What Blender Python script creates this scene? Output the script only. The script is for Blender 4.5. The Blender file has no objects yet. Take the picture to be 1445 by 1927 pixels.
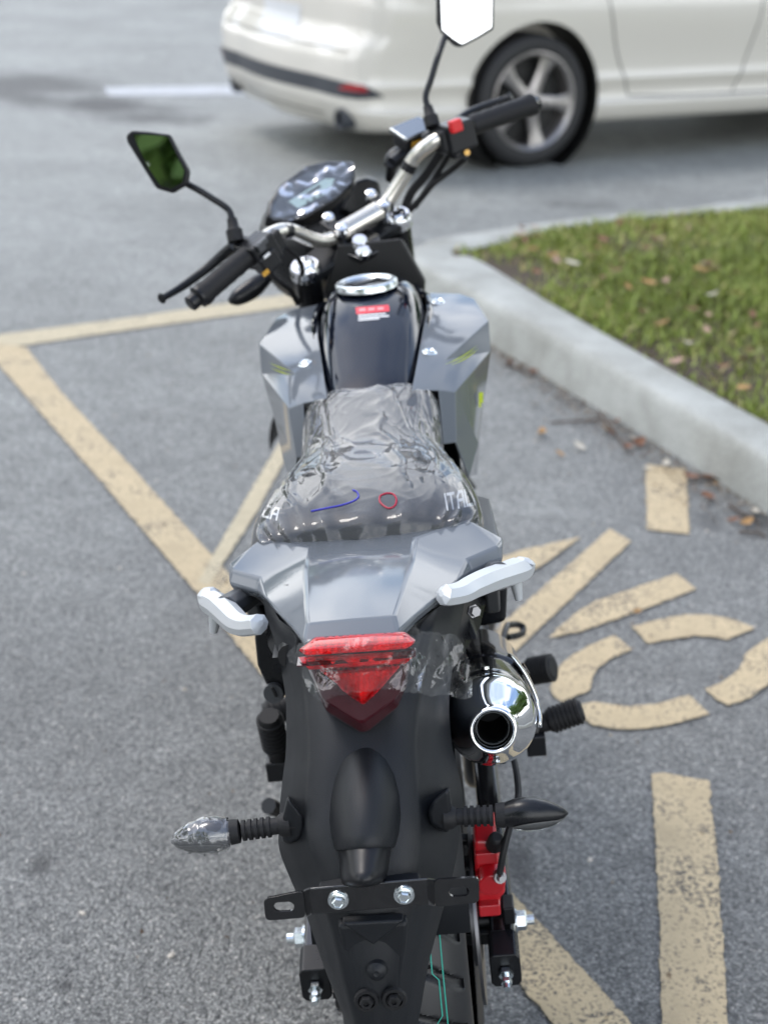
import bpy, bmesh, math, random
import numpy as np
from mathutils import Vector, Matrix, noise
from mathutils.bvhtree import BVHTree

SC = bpy.context.scene
COL = SC.collection
random.seed(7)
RNG = np.random.default_rng(7)

# ------------------------------------------------------------------ camera
PW, PH = 1445, 1927                      # photograph frame used to measure directions
FPX = 3146.45
POS = np.array([-.0797, -1.7401, 1.5577])
PITCH, YAW, ROLL = [math.radians(a) for a in (22.1227, -.4440, 2.0960)]
LEAN = math.radians(8.1844)              # motorcycle leans on its side stand
cp, sp, cy, sy = math.cos(PITCH), math.sin(PITCH), math.cos(YAW), math.sin(YAW)
FWD = np.array([sy*cp, cy*cp, -sp]); _r = np.array([cy, -sy, 0.]); _u = np.cross(_r, FWD)
RGT = math.cos(ROLL)*_r + math.sin(ROLL)*_u
UPV = -math.sin(ROLL)*_r + math.cos(ROLL)*_u
cam = bpy.data.cameras.new('camera'); camo = bpy.data.objects.new('camera', cam); COL.objects.link(camo)
cam.sensor_fit = 'HORIZONTAL'; cam.sensor_width = 36; cam.lens = FPX/PW*36
cam.clip_start = .05; cam.clip_end = 3000
M = Matrix.Identity(4)
for i in range(3):
    M[i][0], M[i][1], M[i][2], M[i][3] = RGT[i], UPV[i], -FWD[i], POS[i]
camo.matrix_world = M
cam.dof.use_dof = True; cam.dof.focus_distance = 1.72; cam.dof.aperture_fstop = 7.2
SC.camera = camo
SC.view_settings.view_transform = 'Standard'; SC.view_settings.look = 'None'
SC.view_settings.exposure = 0.92; SC.view_settings.gamma = 1

# ------------------------------------------------------------------ world and sun
SUN_EL, SUN_AZ = math.radians(58), math.radians(-62)     # azimuth from +Y towards +X
w = bpy.data.worlds.new('World'); SC.world = w; w.use_nodes = True
nt = w.node_tree; nt.nodes.clear()
out = nt.nodes.new('ShaderNodeOutputWorld')
sky = nt.nodes.new('ShaderNodeTexSky'); sky.sky_type = 'NISHITA'; sky.sun_disc = False
sky.sun_elevation = SUN_EL; sky.sun_rotation = SUN_AZ; sky.air_density = 1.0; sky.dust_density = 1.2
b1 = nt.nodes.new('ShaderNodeBackground'); b1.inputs[1].default_value = .15
b2 = nt.nodes.new('ShaderNodeBackground'); b2.inputs[0].default_value = (.96, .98, 1, 1); b2.inputs[1].default_value = 1.9
tc = nt.nodes.new('ShaderNodeTexCoord'); nz = nt.nodes.new('ShaderNodeTexNoise')
nz.inputs['Scale'].default_value = 2.3; nz.inputs['Detail'].default_value = 7; nz.inputs['Roughness'].default_value = .55
rp = nt.nodes.new('ShaderNodeValToRGB'); rp.color_ramp.elements[0].position = .40; rp.color_ramp.elements[1].position = .54
mx = nt.nodes.new('ShaderNodeMixShader')
sx = nt.nodes.new('ShaderNodeSeparateXYZ'); el = nt.nodes.new('ShaderNodeMapRange'); el.inputs[1].default_value = .38; el.inputs[2].default_value = .72; el.inputs[3].default_value = 1; el.inputs[4].default_value = .12
ml_ = nt.nodes.new('ShaderNodeMath'); ml_.operation = 'MULTIPLY'
L = nt.links.new
L(tc.outputs['Generated'], nz.inputs['Vector']); L(nz.outputs['Fac'], rp.inputs[0]); L(tc.outputs['Generated'], sx.inputs[0]); L(sx.outputs['Z'], el.inputs[0]); L(rp.outputs[0], ml_.inputs[0]); L(el.outputs[0], ml_.inputs[1]); L(ml_.outputs[0], mx.inputs[0])
L(sky.outputs[0], b1.inputs[0]); L(b1.outputs[0], mx.inputs[1]); L(b2.outputs[0], mx.inputs[2]); L(mx.outputs[0], out.inputs[0])
sl = bpy.data.lights.new('sun', 'SUN'); sl.energy = .8; sl.angle = math.radians(20); sl.color = (1, .96, .9)
so = bpy.data.objects.new('sun', sl); COL.objects.link(so)
sd = Vector((math.sin(SUN_AZ)*math.cos(SUN_EL), math.cos(SUN_AZ)*math.cos(SUN_EL), math.sin(SUN_EL)))
so.rotation_euler = sd.to_track_quat('Z', 'Y').to_euler()
so.location = (-6, 4, 12)

# ------------------------------------------------------------------ measuring helpers
cl_, sl_ = math.cos(LEAN), math.sin(LEAN)
V3 = lambda *a: np.array(a, float)
def w2b(P): x, y, z = P; return np.array([x*cl_+z*sl_, y, -x*sl_+z*cl_])
def b2w(P): x, y, z = P; return np.array([x*cl_-z*sl_, y, x*sl_+z*cl_])
def ray(px, py): return FWD + RGT*(px-PW/2)/FPX + UPV*(PH/2-py)/FPX
def G(px, py, z=0.): d = ray(px, py); return POS + d*((z-POS[2])/d[2])
OB = w2b(POS)
def B(px, py, Y): d = w2b(ray(px, py)); return OB + d*((Y-OB[1])/d[1])   # motorcycle frame, distance Y along it
AX = V3(0, -.42, .907); AX /= np.linalg.norm(AX); STEER = .66524; SO = V3(0, .9037, 1.0377)
def rot(a, t=STEER): return a*math.cos(t)+np.cross(AX, a)*math.sin(t)+AX*(AX@a)*(1-math.cos(t))
EX = [rot(V3(*e)) for e in ((1,0,0), (0,1,0), (0,0,1))]
def ST(u, v, w): return SO+EX[0]*u+EX[1]*v+EX[2]*w                        # steered frame
def S(px, py, v):
    o = OB-SO; d = w2b(ray(px, py)); n = EX[1]; return OB + d*((v-o@n)/(d@n))
def PL(px, py, p0, n):
    d = w2b(ray(px, py)); n = np.asarray(n, float); return OB + d*(((p0-OB)@n)/(d@n))

# ------------------------------------------------------------------ mesh helpers
def norm(a): a = np.asarray(a, float); return a/np.linalg.norm(a)
def frame(d, up=(0, 0, 1)):
    d = norm(d); up = np.asarray(up, float)
    if abs(d@norm(up)) > .98: up = V3(1, 0, 0) if abs(d[0]) < .9 else V3(0, 1, 0)
    a = norm(np.cross(up, d)); b = np.cross(d, a); return a, b, d
def cr(pts, n=6):
    P = [np.asarray(p, float) for p in pts]; P = [2*P[0]-P[1]]+P+[2*P[-1]-P[-2]]; out = []
    for i in range(1, len(P)-2):
        for k in range(n):
            t = k/n
            out.append(.5*((2*P[i])+(-P[i-1]+P[i+1])*t+(2*P[i-1]-5*P[i]+4*P[i+1]-P[i+2])*t*t+(-P[i-1]+3*P[i]-3*P[i+1]+P[i+2])*t**3))
    out.append(P[-2]); return out
class MB:
    def __init__(s): s.v = []; s.f = []
    def add(s, v, f):
        o = len(s.v); s.v += [tuple(map(float, p)) for p in v]; s.f += [tuple(i+o for i in q) for q in f]; return s
    def loft(s, rings, caps=True, closed=True):
        n = len(rings[0]); v = [p for r in rings for p in r]; f = []
        for i in range(len(rings)-1):
            for j in range(n if closed else n-1):
                f.append((i*n+j, i*n+(j+1) % n, (i+1)*n+(j+1) % n, (i+1)*n+j))
        if caps and closed:
            f.append(tuple(range(n))[::-1]); f.append(tuple((len(rings)-1)*n+j for j in range(n)))
        return s.add(v, f)
    def tube(s, pts, r, n=12, caps=True):
        P = [np.asarray(p, float) for p in pts]; R = r if hasattr(r, '__len__') else [r]*len(P)
        rings = []; a = None
        for i, p in enumerate(P):
            d = norm(P[min(i+1, len(P)-1)]-P[max(i-1, 0)])
            if a is None: a, b, _ = frame(d)
            else: a = norm(a-d*(a@d)); b = np.cross(d, a)
            rings.append([p+R[i]*(a*math.cos(t)+b*math.sin(t)) for t in (2*math.pi*k/n for k in range(n))])
        return s.loft(rings, caps)
    def lathe(s, prof, o, d, n=32, caps=False, up=(0,0,1)):
        a, b, d = frame(d, up); o = np.asarray(o, float)
        return s.loft([[o+d*t+r*(a*math.cos(q)+b*math.sin(q)) for q in (2*math.pi*k/n for k in range(n))] for t, r in prof], caps)
    def box(s, c, size, R=None):
        c = np.asarray(c, float); h = np.asarray(size)/2; R = np.eye(3) if R is None else np.asarray(R, float)
        v = [c+R[0]*h[0]*x+R[1]*h[1]*y+R[2]*h[2]*z for x in (-1, 1) for y in (-1, 1) for z in (-1, 1)]
        return s.add(v, [(0,1,3,2), (4,6,7,5), (0,4,5,1), (2,3,7,6), (0,2,6,4), (1,5,7,3)])
    def prism(s, poly, d):
        d = np.asarray(d, float); a = [np.asarray(p, float) for p in poly]; return s.loft([a, [p+d for p in a]])
    def grid(s, rows): return s.loft(rows, False, False)
    def build(s, name, mat, parent=None, smooth=True, bevel=0, seg=2, angle=35, solid=0, offset=-1, sub=0, mw=None):
        me = bpy.data.meshes.new(name); me.from_pydata(s.v, [], s.f); me.validate(); me.update()
        bm = bmesh.new(); bm.from_mesh(me); bmesh.ops.remove_doubles(bm, verts=bm.verts, dist=1e-6)
        bmesh.ops.recalc_face_normals(bm, faces=bm.faces); bm.to_mesh(me); bm.free()
        ob = bpy.data.objects.new(name, me); COL.objects.link(ob); ob.parent = parent
        if mat: me.materials.append(mat)
        if smooth:
            me.polygons.foreach_set('use_smooth', [True]*len(me.polygons))
            if not bevel and not sub: me.set_sharp_from_angle(angle=math.radians(angle))
        if solid:
            m = ob.modifiers.new('solid', 'SOLIDIFY'); m.thickness = solid; m.offset = offset
        if bevel:
            m = ob.modifiers.new('bevel', 'BEVEL'); m.width = bevel; m.segments = seg; m.limit_method = 'ANGLE'
            m.angle_limit = math.radians(20); m.harden_normals = True
        if sub:
            m = ob.modifiers.new('sub', 'SUBSURF'); m.levels = m.render_levels = sub
        if mw is not None: ob.matrix_world = mw
        return ob
def tag(o, label=None, cat=None, group=None, kind=None):
    if label: o['label'] = label
    if cat: o['category'] = cat
    if group: o['group'] = group
    if kind: o['kind'] = kind
    return o
def empty(name, loc=(0,0,0), rz=0):
    o = bpy.data.objects.new(name, None); COL.objects.link(o); o.location = loc; o.rotation_euler = (0, 0, rz); o.empty_display_size = .1; return o
def mir(v): return [V3(-p[0], p[1], p[2]) for p in v]

# ------------------------------------------------------------------ materials
def mat(name, col, rough=.5, metal=0., coat=0., bump=0., bscale=200., var=0., vscale=5., spec=.5):
    m = bpy.data.materials.new(name); m.use_nodes = True; n = m.node_tree; p = n.nodes['Principled BSDF']
    p.inputs['Base Color'].default_value = (*col, 1); p.inputs['Roughness'].default_value = rough; p.inputs['Metallic'].default_value = metal
    p.inputs['Coat Weight'].default_value = coat; p.inputs['Coat Roughness'].default_value = .03; p.inputs['Specular IOR Level'].default_value = spec
    t = n.nodes.new('ShaderNodeTexCoord')
    if bump:
        q = n.nodes.new('ShaderNodeTexNoise'); q.inputs['Scale'].default_value = bscale; q.inputs['Detail'].default_value = 3
        bb = n.nodes.new('ShaderNodeBump'); bb.inputs['Strength'].default_value = bump; bb.inputs['Distance'].default_value = .001
        n.links.new(t.outputs['Object'], q.inputs['Vector']); n.links.new(q.outputs[0], bb.inputs['Height']); n.links.new(bb.outputs[0], p.inputs['Normal'])
    if var:
        q = n.nodes.new('ShaderNodeTexNoise'); q.inputs['Scale'].default_value = vscale; q.inputs['Detail'].default_value = 4
        mp = n.nodes.new('ShaderNodeMapRange'); mp.inputs[1].default_value = .3; mp.inputs[2].default_value = .7
        mp.inputs[3].default_value = max(0, rough-var); mp.inputs[4].default_value = min(1, rough+var)
        n.links.new(t.outputs['Object'], q.inputs['Vector']); n.links.new(q.outputs[0], mp.inputs[0]); n.links.new(mp.outputs[0], p.inputs['Roughness'])
    return m
GREY = mat('grey_gloss_plastic', (.135, .149, .166), .08, spec=.36)
BLKP = mat('black_matte_plastic', (.0075, .0088, .011), .46, bump=.3, bscale=1100, var=.07, vscale=18, spec=.34)
BLKG = mat('black_gloss_paint', (.004, .006, .012), .05)
BLKS = mat('black_satin', (.006, .0065, .008), .32, var=.08, vscale=20, spec=.36)
BLKM = mat('black_metal_gloss', (.008, .008, .009), .16, coat=.6, bump=.08, bscale=300)
RUB = mat('rubber', (.0085, .0085, .0095), .6, bump=.3, bscale=400, spec=.34)
TYR = mat('tyre_rubber', (.010, .0105, .012), .45, bump=.06, bscale=900)
CHR = mat('chrome', (.86, .87, .88), .035, 1.)
ZNC = mat('zinc_bolt', (.75, .8, .82), .22, 1., bump=.1, bscale=600)
SILV = mat('silver_paint', (.56, .58, .59), .38, .35, bump=.05, bscale=1200)
CHAMP = mat('champagne_alloy', (.66, .63, .57), .24, .9)
REDP = mat('red_caliper_paint', (.42, .006, .012), .3, coat=.5, bump=.05, bscale=500)
REDS = mat('red_switch', (.6, .01, .012), .35)
MAROON = mat('maroon_lens', (.05, .004, .009), .06, coat=1)
REFL = mat('lamp_reflector', (.95, .93, .93), .3, .1)
REFL_G = mat('grey_reflector', (.3, .3, .3), .25, .6)
LIDM = mat('lid_metal', (.3, .32, .33), .16, .9)
STEEL = mat('disc_steel', (.22, .22, .23), .35, 1.)
DGREY = mat('dark_grey_plastic', (.05, .053, .058), .35, bump=.1, bscale=700)
YEL = mat('lime_decal', (.5, .6, .02), .3)
WHT = mat('white_decal', (.8, .8, .8), .4)
REDD = mat('red_decal', (.7, .03, .05), .4)
GOLD = mat('gold_window', (.6, .32, .04), .2, .3, coat=.5)
TEAL = mat('teal_tread_line', (.01, .28, .21), .6)
LCD = mat('display_glass', (.36, .47, .47), .15)
MIRR = mat('mirror_glass', (.93, .95, .95), .01, 1.)
DARKH = mat('dark_bore', (.004, .004, .004), .5)
SEATM = mat('black_vinyl', (.014, .014, .016), .5, bump=.4, bscale=300)
INKB = mat('blue_ink', (.02, .02, .35), .5); INKR = mat('red_ink', (.35, .0, .03), .5)
ENG = mat('engine_black', (.02, .02, .022), .45)

def film_mat(name, haze=.05, scale=26, stretch=(1, 1, 1), bump=.6, gain=1.6, rough=.07):
    m = bpy.data.materials.new(name); m.use_nodes = True; n = m.node_tree; n.nodes.clear(); N = n.nodes.new; K = n.links.new
    o = N('ShaderNodeOutputMaterial'); tr = N('ShaderNodeBsdfTransparent'); gl = N('ShaderNodeBsdfGlossy'); df = N('ShaderNodeBsdfDiffuse')
    tr.inputs[0].default_value = (.97, .98, .98, 1); gl.inputs['Roughness'].default_value = rough; df.inputs[0].default_value = (.85, .87, .9, 1)
    t = N('ShaderNodeTexCoord'); mp = N('ShaderNodeMapping'); mp.inputs['Scale'].default_value = stretch
    a = N('ShaderNodeTexNoise'); a.inputs['Scale'].default_value = scale; a.inputs['Detail'].default_value = 5; a.inputs['Distortion'].default_value = 1.2
    v = N('ShaderNodeTexVoronoi'); v.feature = 'DISTANCE_TO_EDGE'; v.inputs['Scale'].default_value = scale*1.1
    sm = N('ShaderNodeMath'); sm.operation = 'POWER'; sm.inputs[1].default_value = .4
    ad = N('ShaderNodeMath'); ad.operation = 'MULTIPLY_ADD'; ad.inputs[1].default_value = .5
    bp_ = N('ShaderNodeBump'); bp_.inputs['Strength'].default_value = bump; bp_.inputs['Distance'].default_value = .006
    fr = N('ShaderNodeFresnel'); fr.inputs['IOR'].default_value = 1.45
    g = N('ShaderNodeMath'); g.operation = 'MULTIPLY'; g.inputs[1].default_value = gain; g.use_clamp = True
    m1 = N('ShaderNodeMixShader'); m2 = N('ShaderNodeMixShader'); m2.inputs[0].default_value = haze
    K(t.outputs['Object'], mp.inputs[0]); K(mp.outputs[0], a.inputs['Vector']); K(mp.outputs[0], v.inputs['Vector'])
    K(v.outputs['Distance'], sm.inputs[0]); K(sm.outputs[0], ad.inputs[0]); K(a.outputs[0], ad.inputs[2]); K(ad.outputs[0], bp_.inputs['Height'])
    for q in (fr, gl, df): K(bp_.outputs[0], q.inputs['Normal'])
    K(fr.outputs[0], g.inputs[0]); K(g.outputs[0], m1.inputs[0]); K(tr.outputs[0], m1.inputs[1]); K(gl.outputs[0], m1.inputs[2])
    K(m1.outputs[0], m2.inputs[1]); K(df.outputs[0], m2.inputs[2]); K(m2.outputs[0], o.inputs[0]); return m
FILM_SEAT = film_mat('clear_film_seat', .05, 16, (1.3, .35, 1), .05, 1.25, .06)
FILM = film_mat('clear_film', .015, 40, (1, 1, 1), .12, 2.3, .05)
FILM_I = film_mat('clear_film_indicator', .05, 40, (1, 1, 1), .25, 3.2, .08)
FILM_D = film_mat('clear_film_display', .05, 40, (1, 1, 1), .12, 1.5, .10)
def glass_mat(name, col, rough=.03, gain=1.3):
    m = bpy.data.materials.new(name); m.use_nodes = True; n = m.node_tree; n.nodes.clear(); N = n.nodes.new; K = n.links.new
    o = N('ShaderNodeOutputMaterial'); tr = N('ShaderNodeBsdfTransparent'); gl = N('ShaderNodeBsdfGlossy'); tr.inputs[0].default_value = (*col, 1); gl.inputs['Roughness'].default_value = rough
    fr = N('ShaderNodeFresnel'); fr.inputs[0].default_value = 1.5; g = N('ShaderNodeMath'); g.operation = 'MULTIPLY'; g.inputs[1].default_value = gain; g.use_clamp = True
    m1 = N('ShaderNodeMixShader'); K(fr.outputs[0], g.inputs[0]); K(g.outputs[0], m1.inputs[0]); K(tr.outputs[0], m1.inputs[1]); K(gl.outputs[0], m1.inputs[2]); K(m1.outputs[0], o.inputs[0]); return m
REDL = glass_mat('red_lens', (.95, .008, .025)); CLR = glass_mat('clear_lens', (.9, .92, .93))

# ------------------------------------------------------------------ ground, markings, kerb, grass
def ground_mat():
    m = bpy.data.materials.new('asphalt'); m.use_nodes = True; n = m.node_tree; p = n.nodes['Principled BSDF']; N = n.nodes.new; K = n.links.new
    t = N('ShaderNodeTexCoord'); O = t.outputs['Object']
    def noi(s, d=3, r=.5):
        q = N('ShaderNodeTexNoise'); q.inputs['Scale'].default_value = s; q.inputs['Detail'].default_value = d; q.inputs['Roughness'].default_value = r; K(O, q.inputs['Vector']); return q.outputs[0]
    def rmp(src, pts):
        r = N('ShaderNodeValToRGB'); e = r.color_ramp.elements
        while len(e) < len(pts): e.new(.5)
        for k, (a, c) in enumerate(pts): e[k].position = a; e[k].color = (*c, 1) if hasattr(c, '__len__') else (c, c, c, 1)
        K(src, r.inputs[0]); return r.outputs[0]
    def mixc(a, b, f, bt='MIX'):
        q = N('ShaderNodeMix'); q.data_type = 'RGBA'; q.blend_type = bt
        if isinstance(f, float): q.inputs[0].default_value = f
        else: K(f, q.inputs[0])
        for s, k in ((a, 6), (b, 7)):
            if isinstance(s, tuple): q.inputs[k].default_value = (*s, 1)
            else: K(s, q.inputs[k])
        return q.outputs[2]
    vo = N('ShaderNodeTexVoronoi'); vo.inputs['Scale'].default_value = 230; K(O, vo.inputs['Vector'])
    sep = N('ShaderNodeSeparateColor'); K(vo.outputs['Color'], sep.inputs[0])
    stones = rmp(sep.outputs[0], [(0, (.104, .107, .104)), (.45, (.184, .188, .182)), (.8, (.268, .272, .262)), (.97, (.35, .35, .33)), (1, (.52, .5, .46))])
    gaps = rmp(vo.outputs['Distance'], [(0, 1.), (.35, 1.), (.75, .45)])
    c = mixc(stones, gaps, 1., 'MULTIPLY')
    v2 = N('ShaderNodeTexVoronoi'); v2.inputs['Scale'].default_value = 62; K(O, v2.inputs['Vector'])
    s2 = N('ShaderNodeSeparateColor'); K(v2.outputs['Color'], s2.inputs[0])
    big = N('ShaderNodeMath'); big.operation = 'MULTIPLY'; K(rmp(s2.outputs[1], [(.93, 0.), (.95, 1.)]), big.inputs[0]); K(rmp(v2.outputs['Distance'], [(.2, 1.), (.34, 0.)]), big.inputs[1])
    c = mixc(c, (.3, .29, .27), big.outputs[0])
    pit = N('ShaderNodeMath'); pit.operation = 'MULTIPLY'; K(rmp(s2.outputs[2], [(.78, 0.), (.8, .8)]), pit.inputs[0]); K(rmp(v2.outputs['Distance'], [(.15, 1.), (.4, 0.)]), pit.inputs[1])
    c = mixc(c, (.035, .035, .038), pit.outputs[0])
    c = mixc(c, rmp(noi(1.3, 5), [(.3, .8), (.7, 1.12)]), 1., 'MULTIPLY')
    c = mixc(c, rmp(noi(9, 4, .6), [(.32, .82), (.68, 1.08)]), 1., 'MULTIPLY')
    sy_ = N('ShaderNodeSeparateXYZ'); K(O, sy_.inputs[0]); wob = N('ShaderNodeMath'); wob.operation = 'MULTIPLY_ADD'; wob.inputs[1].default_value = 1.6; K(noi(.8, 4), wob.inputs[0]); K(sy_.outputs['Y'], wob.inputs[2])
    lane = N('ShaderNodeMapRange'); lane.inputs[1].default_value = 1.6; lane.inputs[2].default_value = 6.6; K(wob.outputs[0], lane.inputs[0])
    c = mixc(c, mixc(c, (1.66, 1.70, 1.68), 1., 'MULTIPLY'), lane.outputs[0])  # grazing sky sheen painted into the colour: asphalt lightens with distance
    # old oil drips and spills, each an irregular blot at its own spot
    for (x, y, rx, ry, s) in STAINS:
        sb = N('ShaderNodeVectorMath'); sb.operation = 'SUBTRACT'; sb.inputs[1].default_value = (x, y, 0); K(O, sb.inputs[0])
        ml = N('ShaderNodeVectorMath'); ml.operation = 'MULTIPLY'; ml.inputs[1].default_value = (1/rx, 1/ry, 0); K(sb.outputs[0], ml.inputs[0])
        ln = N('ShaderNodeVectorMath'); ln.operation = 'LENGTH'; K(ml.outputs[0], ln.inputs[0])
        ad = N('ShaderNodeMath'); ad.operation = 'MULTIPLY_ADD'; ad.inputs[1].default_value = 1.6; K(noi(1.1/min(rx, ry), 4, .65), ad.inputs[0]); hf = N('ShaderNodeMath'); hf.operation = 'MULTIPLY'; hf.inputs[1].default_value = .5; K(ad.outputs[0], hf.inputs[0]); K(ln.outputs['Value'], ad.inputs[2])
        c = mixc(c, (.03, .03, .031), rmp(hf.outputs[0], [(.55, s), (.88, 0.)]))
    K(c, p.inputs['Base Color']); p.inputs['Roughness'].default_value = .62; p.inputs['Specular IOR Level'].default_value = .6
    b = N('ShaderNodeBump'); b.inputs['Strength'].default_value = .8; b.inputs['Distance'].default_value = .004; b.invert = True
    K(vo.outputs['Distance'], b.inputs['Height']); K(b.outputs[0], p.inputs['Normal']); return m
def gs(px, py): return tuple(G(px, py)[:2])
STAINS = [(*gs(60, 158), .6, .9, .85), (*gs(190, 198), .55, .5, .95), (*gs(290, 222), .5, .26, .8), (*gs(20, 180), .3, .3, .7), (*gs(75, 1628), .025, .05, .8), (*gs(122, 1858), .016, .022, .9),
          (*gs(975, 1630), .035, .11, .75), (*gs(1440, 985), .09, .12, .8), (*gs(1335, 985), .05, .09, .5), (*gs(1080, 385), .3, .12, .35)]
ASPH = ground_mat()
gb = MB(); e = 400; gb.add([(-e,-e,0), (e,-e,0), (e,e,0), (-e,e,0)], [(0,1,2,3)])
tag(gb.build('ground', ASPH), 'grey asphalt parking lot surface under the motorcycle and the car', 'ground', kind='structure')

def paint_mat(name, col, wear=.5):
    m = bpy.data.materials.new(name); m.use_nodes = True; n = m.node_tree; p = n.nodes['Principled BSDF']; N = n.nodes.new; K = n.links.new
    t = N('ShaderNodeTexCoord'); O = t.outputs['Object']
    q = N('ShaderNodeTexNoise'); q.inputs['Scale'].default_value = 150; q.inputs['Detail'].default_value = 6; q.inputs['Roughness'].default_value = .62; K(O, q.inputs['Vector'])
    q2 = N('ShaderNodeTexNoise'); q2.inputs['Scale'].default_value = 8; q2.inputs['Detail'].default_value = 3; K(O, q2.inputs['Vector'])
    ad = N('ShaderNodeMath'); ad.operation = 'MULTIPLY_ADD'; ad.inputs[1].default_value = .45; K(q2.outputs[0], ad.inputs[0]); K(q.outputs[0], ad.inputs[2])
    r = N('ShaderNodeValToRGB'); r.color_ramp.elements[0].position = .75+.1*(.5-wear); r.color_ramp.elements[0].color = (0,0,0,1); r.color_ramp.elements[1].position = .87+.1*(.5-wear); r.color_ramp.elements[1].color = (1,1,1,1)
    K(ad.outputs[0], r.inputs[0])
    tint = N('ShaderNodeValToRGB'); tint.color_ramp.elements[0].color = (*[v*.78 for v in col], 1); tint.color_ramp.elements[1].color = (*[min(1, v*1.12) for v in col], 1)
    tint.color_ramp.elements[0].position = .3; tint.color_ramp.elements[1].position = .7; K(q2.outputs[0], tint.inputs[0])
    mx = N('ShaderNodeMix'); mx.data_type = 'RGBA'; mx.inputs[7].default_value = (.10, .088, .07, 1); K(tint.outputs[0], mx.inputs[6]); K(r.outputs[0], mx.inputs[0]); K(mx.outputs[2], p.inputs['Base Color'])
    p.inputs['Roughness'].default_value = .7
    vo = N('ShaderNodeTexVoronoi'); vo.inputs['Scale'].default_value = 230; K(O, vo.inputs['Vector'])
    b = N('ShaderNodeBump'); b.inputs['Strength'].default_value = .5; b.inputs['Distance'].default_value = .003; b.invert = True; K(vo.outputs['Distance'], b.inputs['Height']); K(b.outputs[0], p.inputs['Normal']); return m
YPAINT = paint_mat('tan_yellow_paint', (.52, .415, .255)); YPALE = paint_mat('faded_yellow_paint', (.50, .43, .29), .35); WPAINT = paint_mat('white_line_paint', (.5, .52, .54), .3)
def marking(name, px, m, label, cat, z=.004, group=None, fine=True):
    P = [G(x, y)[:2] for x, y in px]; Q = []
    for i in range(len(P)):
        a, b = P[i], P[(i+1) % len(P)]; k = max(1, int(np.hypot(*(b-a))/.012)) if fine else 1
        for j in range(k):
            c = a+(b-a)*j/k
            if fine: c = c+np.array([noise.noise((c[0]*60, c[1]*60, s))*.0045+noise.noise((c[0]*250, c[1]*250, s))*.002 for s in (1., 9.)])
            Q.append(c)
    me = bpy.data.meshes.new(name); bm = bmesh.new(); vs = [bm.verts.new((*q, z)) for q in Q]; f = bm.faces.new(vs); bm.normal_update()
    if f.normal.z < 0: f.normal_flip()
    bmesh.ops.triangulate(bm, faces=bm.faces); bm.to_mesh(me); bm.free(); me.materials.append(m)
    o = bpy.data.objects.new(name, me); COL.objects.link(o); return tag(o, label, cat, group, 'structure')
marking('parking_line', [(-260,668),(0,631),(209,604),(539,555.5),(640,541),(640,566),(539,580),(209,627),(48,651),(-260,696)], YPALE, 'pale yellow line crossing behind the left handlebar grip', 'marking')
marking('parking_line', [(50,656),(116,741),(240,873),(395,1044),(700,1384),(970,1692),(1118,1854),(1240,1990),(1090,1990),(1036,1927),(925,1789),(790,1622),(480,1257),(372,1121),(194,912),(58,757),(0,691),(-60,640)], YPAINT, 'long diagonal yellow line running under the rear wheel', 'marking', .0045)
marking('parking_line', [(403,1044),(525,836),(600,706),(640,700),(620,730),(539,862),(480,972),(392,1106),(372,1098)], YPALE, 'short yellow line branching off the diagonal towards the front wheel', 'marking', .005)
def z8(l): return [(840+x*.5851, 800+y*.5851) for x, y in l]
SYM = 'strokes of the yellow stencilled symbol'
marking('stencil_stroke', z8([(640,130),(770,145),(781,355),(645,340)]), YPAINT, 'small yellow painted rectangle close to the kerb', 'marking', group=SYM)
marking('stencil_stroke', z8([(150,440),(250,405),(434,364),(330,440),(260,482),(150,545)]), YPAINT, 'pointed yellow stroke tip beside the right grab handle', 'marking', .0045, group=SYM)
marking('stencil_stroke', z8([(525,338),(592,378),(235,720),(150,800),(60,790),(180,640)]), YPAINT, 'long straight yellow bar slanting up from behind the muffler', 'marking', group=SYM)
marking('stencil_stroke', z8([(738,482),(803,530),(700,572),(590,612),(420,672),(328,690),(400,620),(480,570),(600,530)]), YPAINT, 'tapering yellow stroke between the long bar and the round arcs', 'marking', group=SYM)
marking('stencil_stroke', z8([(595,655),(700,625),(770,615),(840,615),(930,630),(990,658),(905,695),(870,686),(800,683),(740,690),(650,708)]), YPAINT, 'upper curved yellow arc of the stencilled wheel', 'marking', group=SYM)
marking('stencil_stroke', z8([(540,680),(598,728),(520,760),(485,790),(466,822),(460,860),(370,895),(345,875),(333,850),(350,800),(380,765),(450,717)]), YPAINT, 'yellow arc of the stencilled wheel nearest the muffler', 'marking', group=SYM)
marking('stencil_stroke', z8([(430,905),(480,895),(570,910),(690,900),(780,872),(845,935),(720,970),(600,985),(520,980),(470,970),(440,950)]), YPAINT, 'lower yellow arc of the stencilled wheel beside the foot peg', 'marking', group=SYM)
marking('stencil_stroke', z8([(1150,670),(1034,690),(960,740),(945,780),(930,800),(885,835),(830,855),(865,885),(905,908),(980,880),(1034,840),(1120,760),(1190,740)]), YPAINT, 'yellow arc of the stencilled wheel cut by the photo edge', 'marking', group=SYM)
marking('stencil_stroke', z8([(660,1128),(700,1125),(842,1150),(860,1300),(875,1450),(905,1927),(912,2060),(688,2060),(690,1927),(686,1600),(672,1350)]), YPAINT, 'wide straight yellow bar in the lower right corner', 'marking', group=SYM)
marking('parking_line', [(195,164),(480,160),(640,157),(640,176),(480,179),(205,181)], WPAINT, 'thin white line on the far lane behind the car', 'marking', fine=False)

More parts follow.
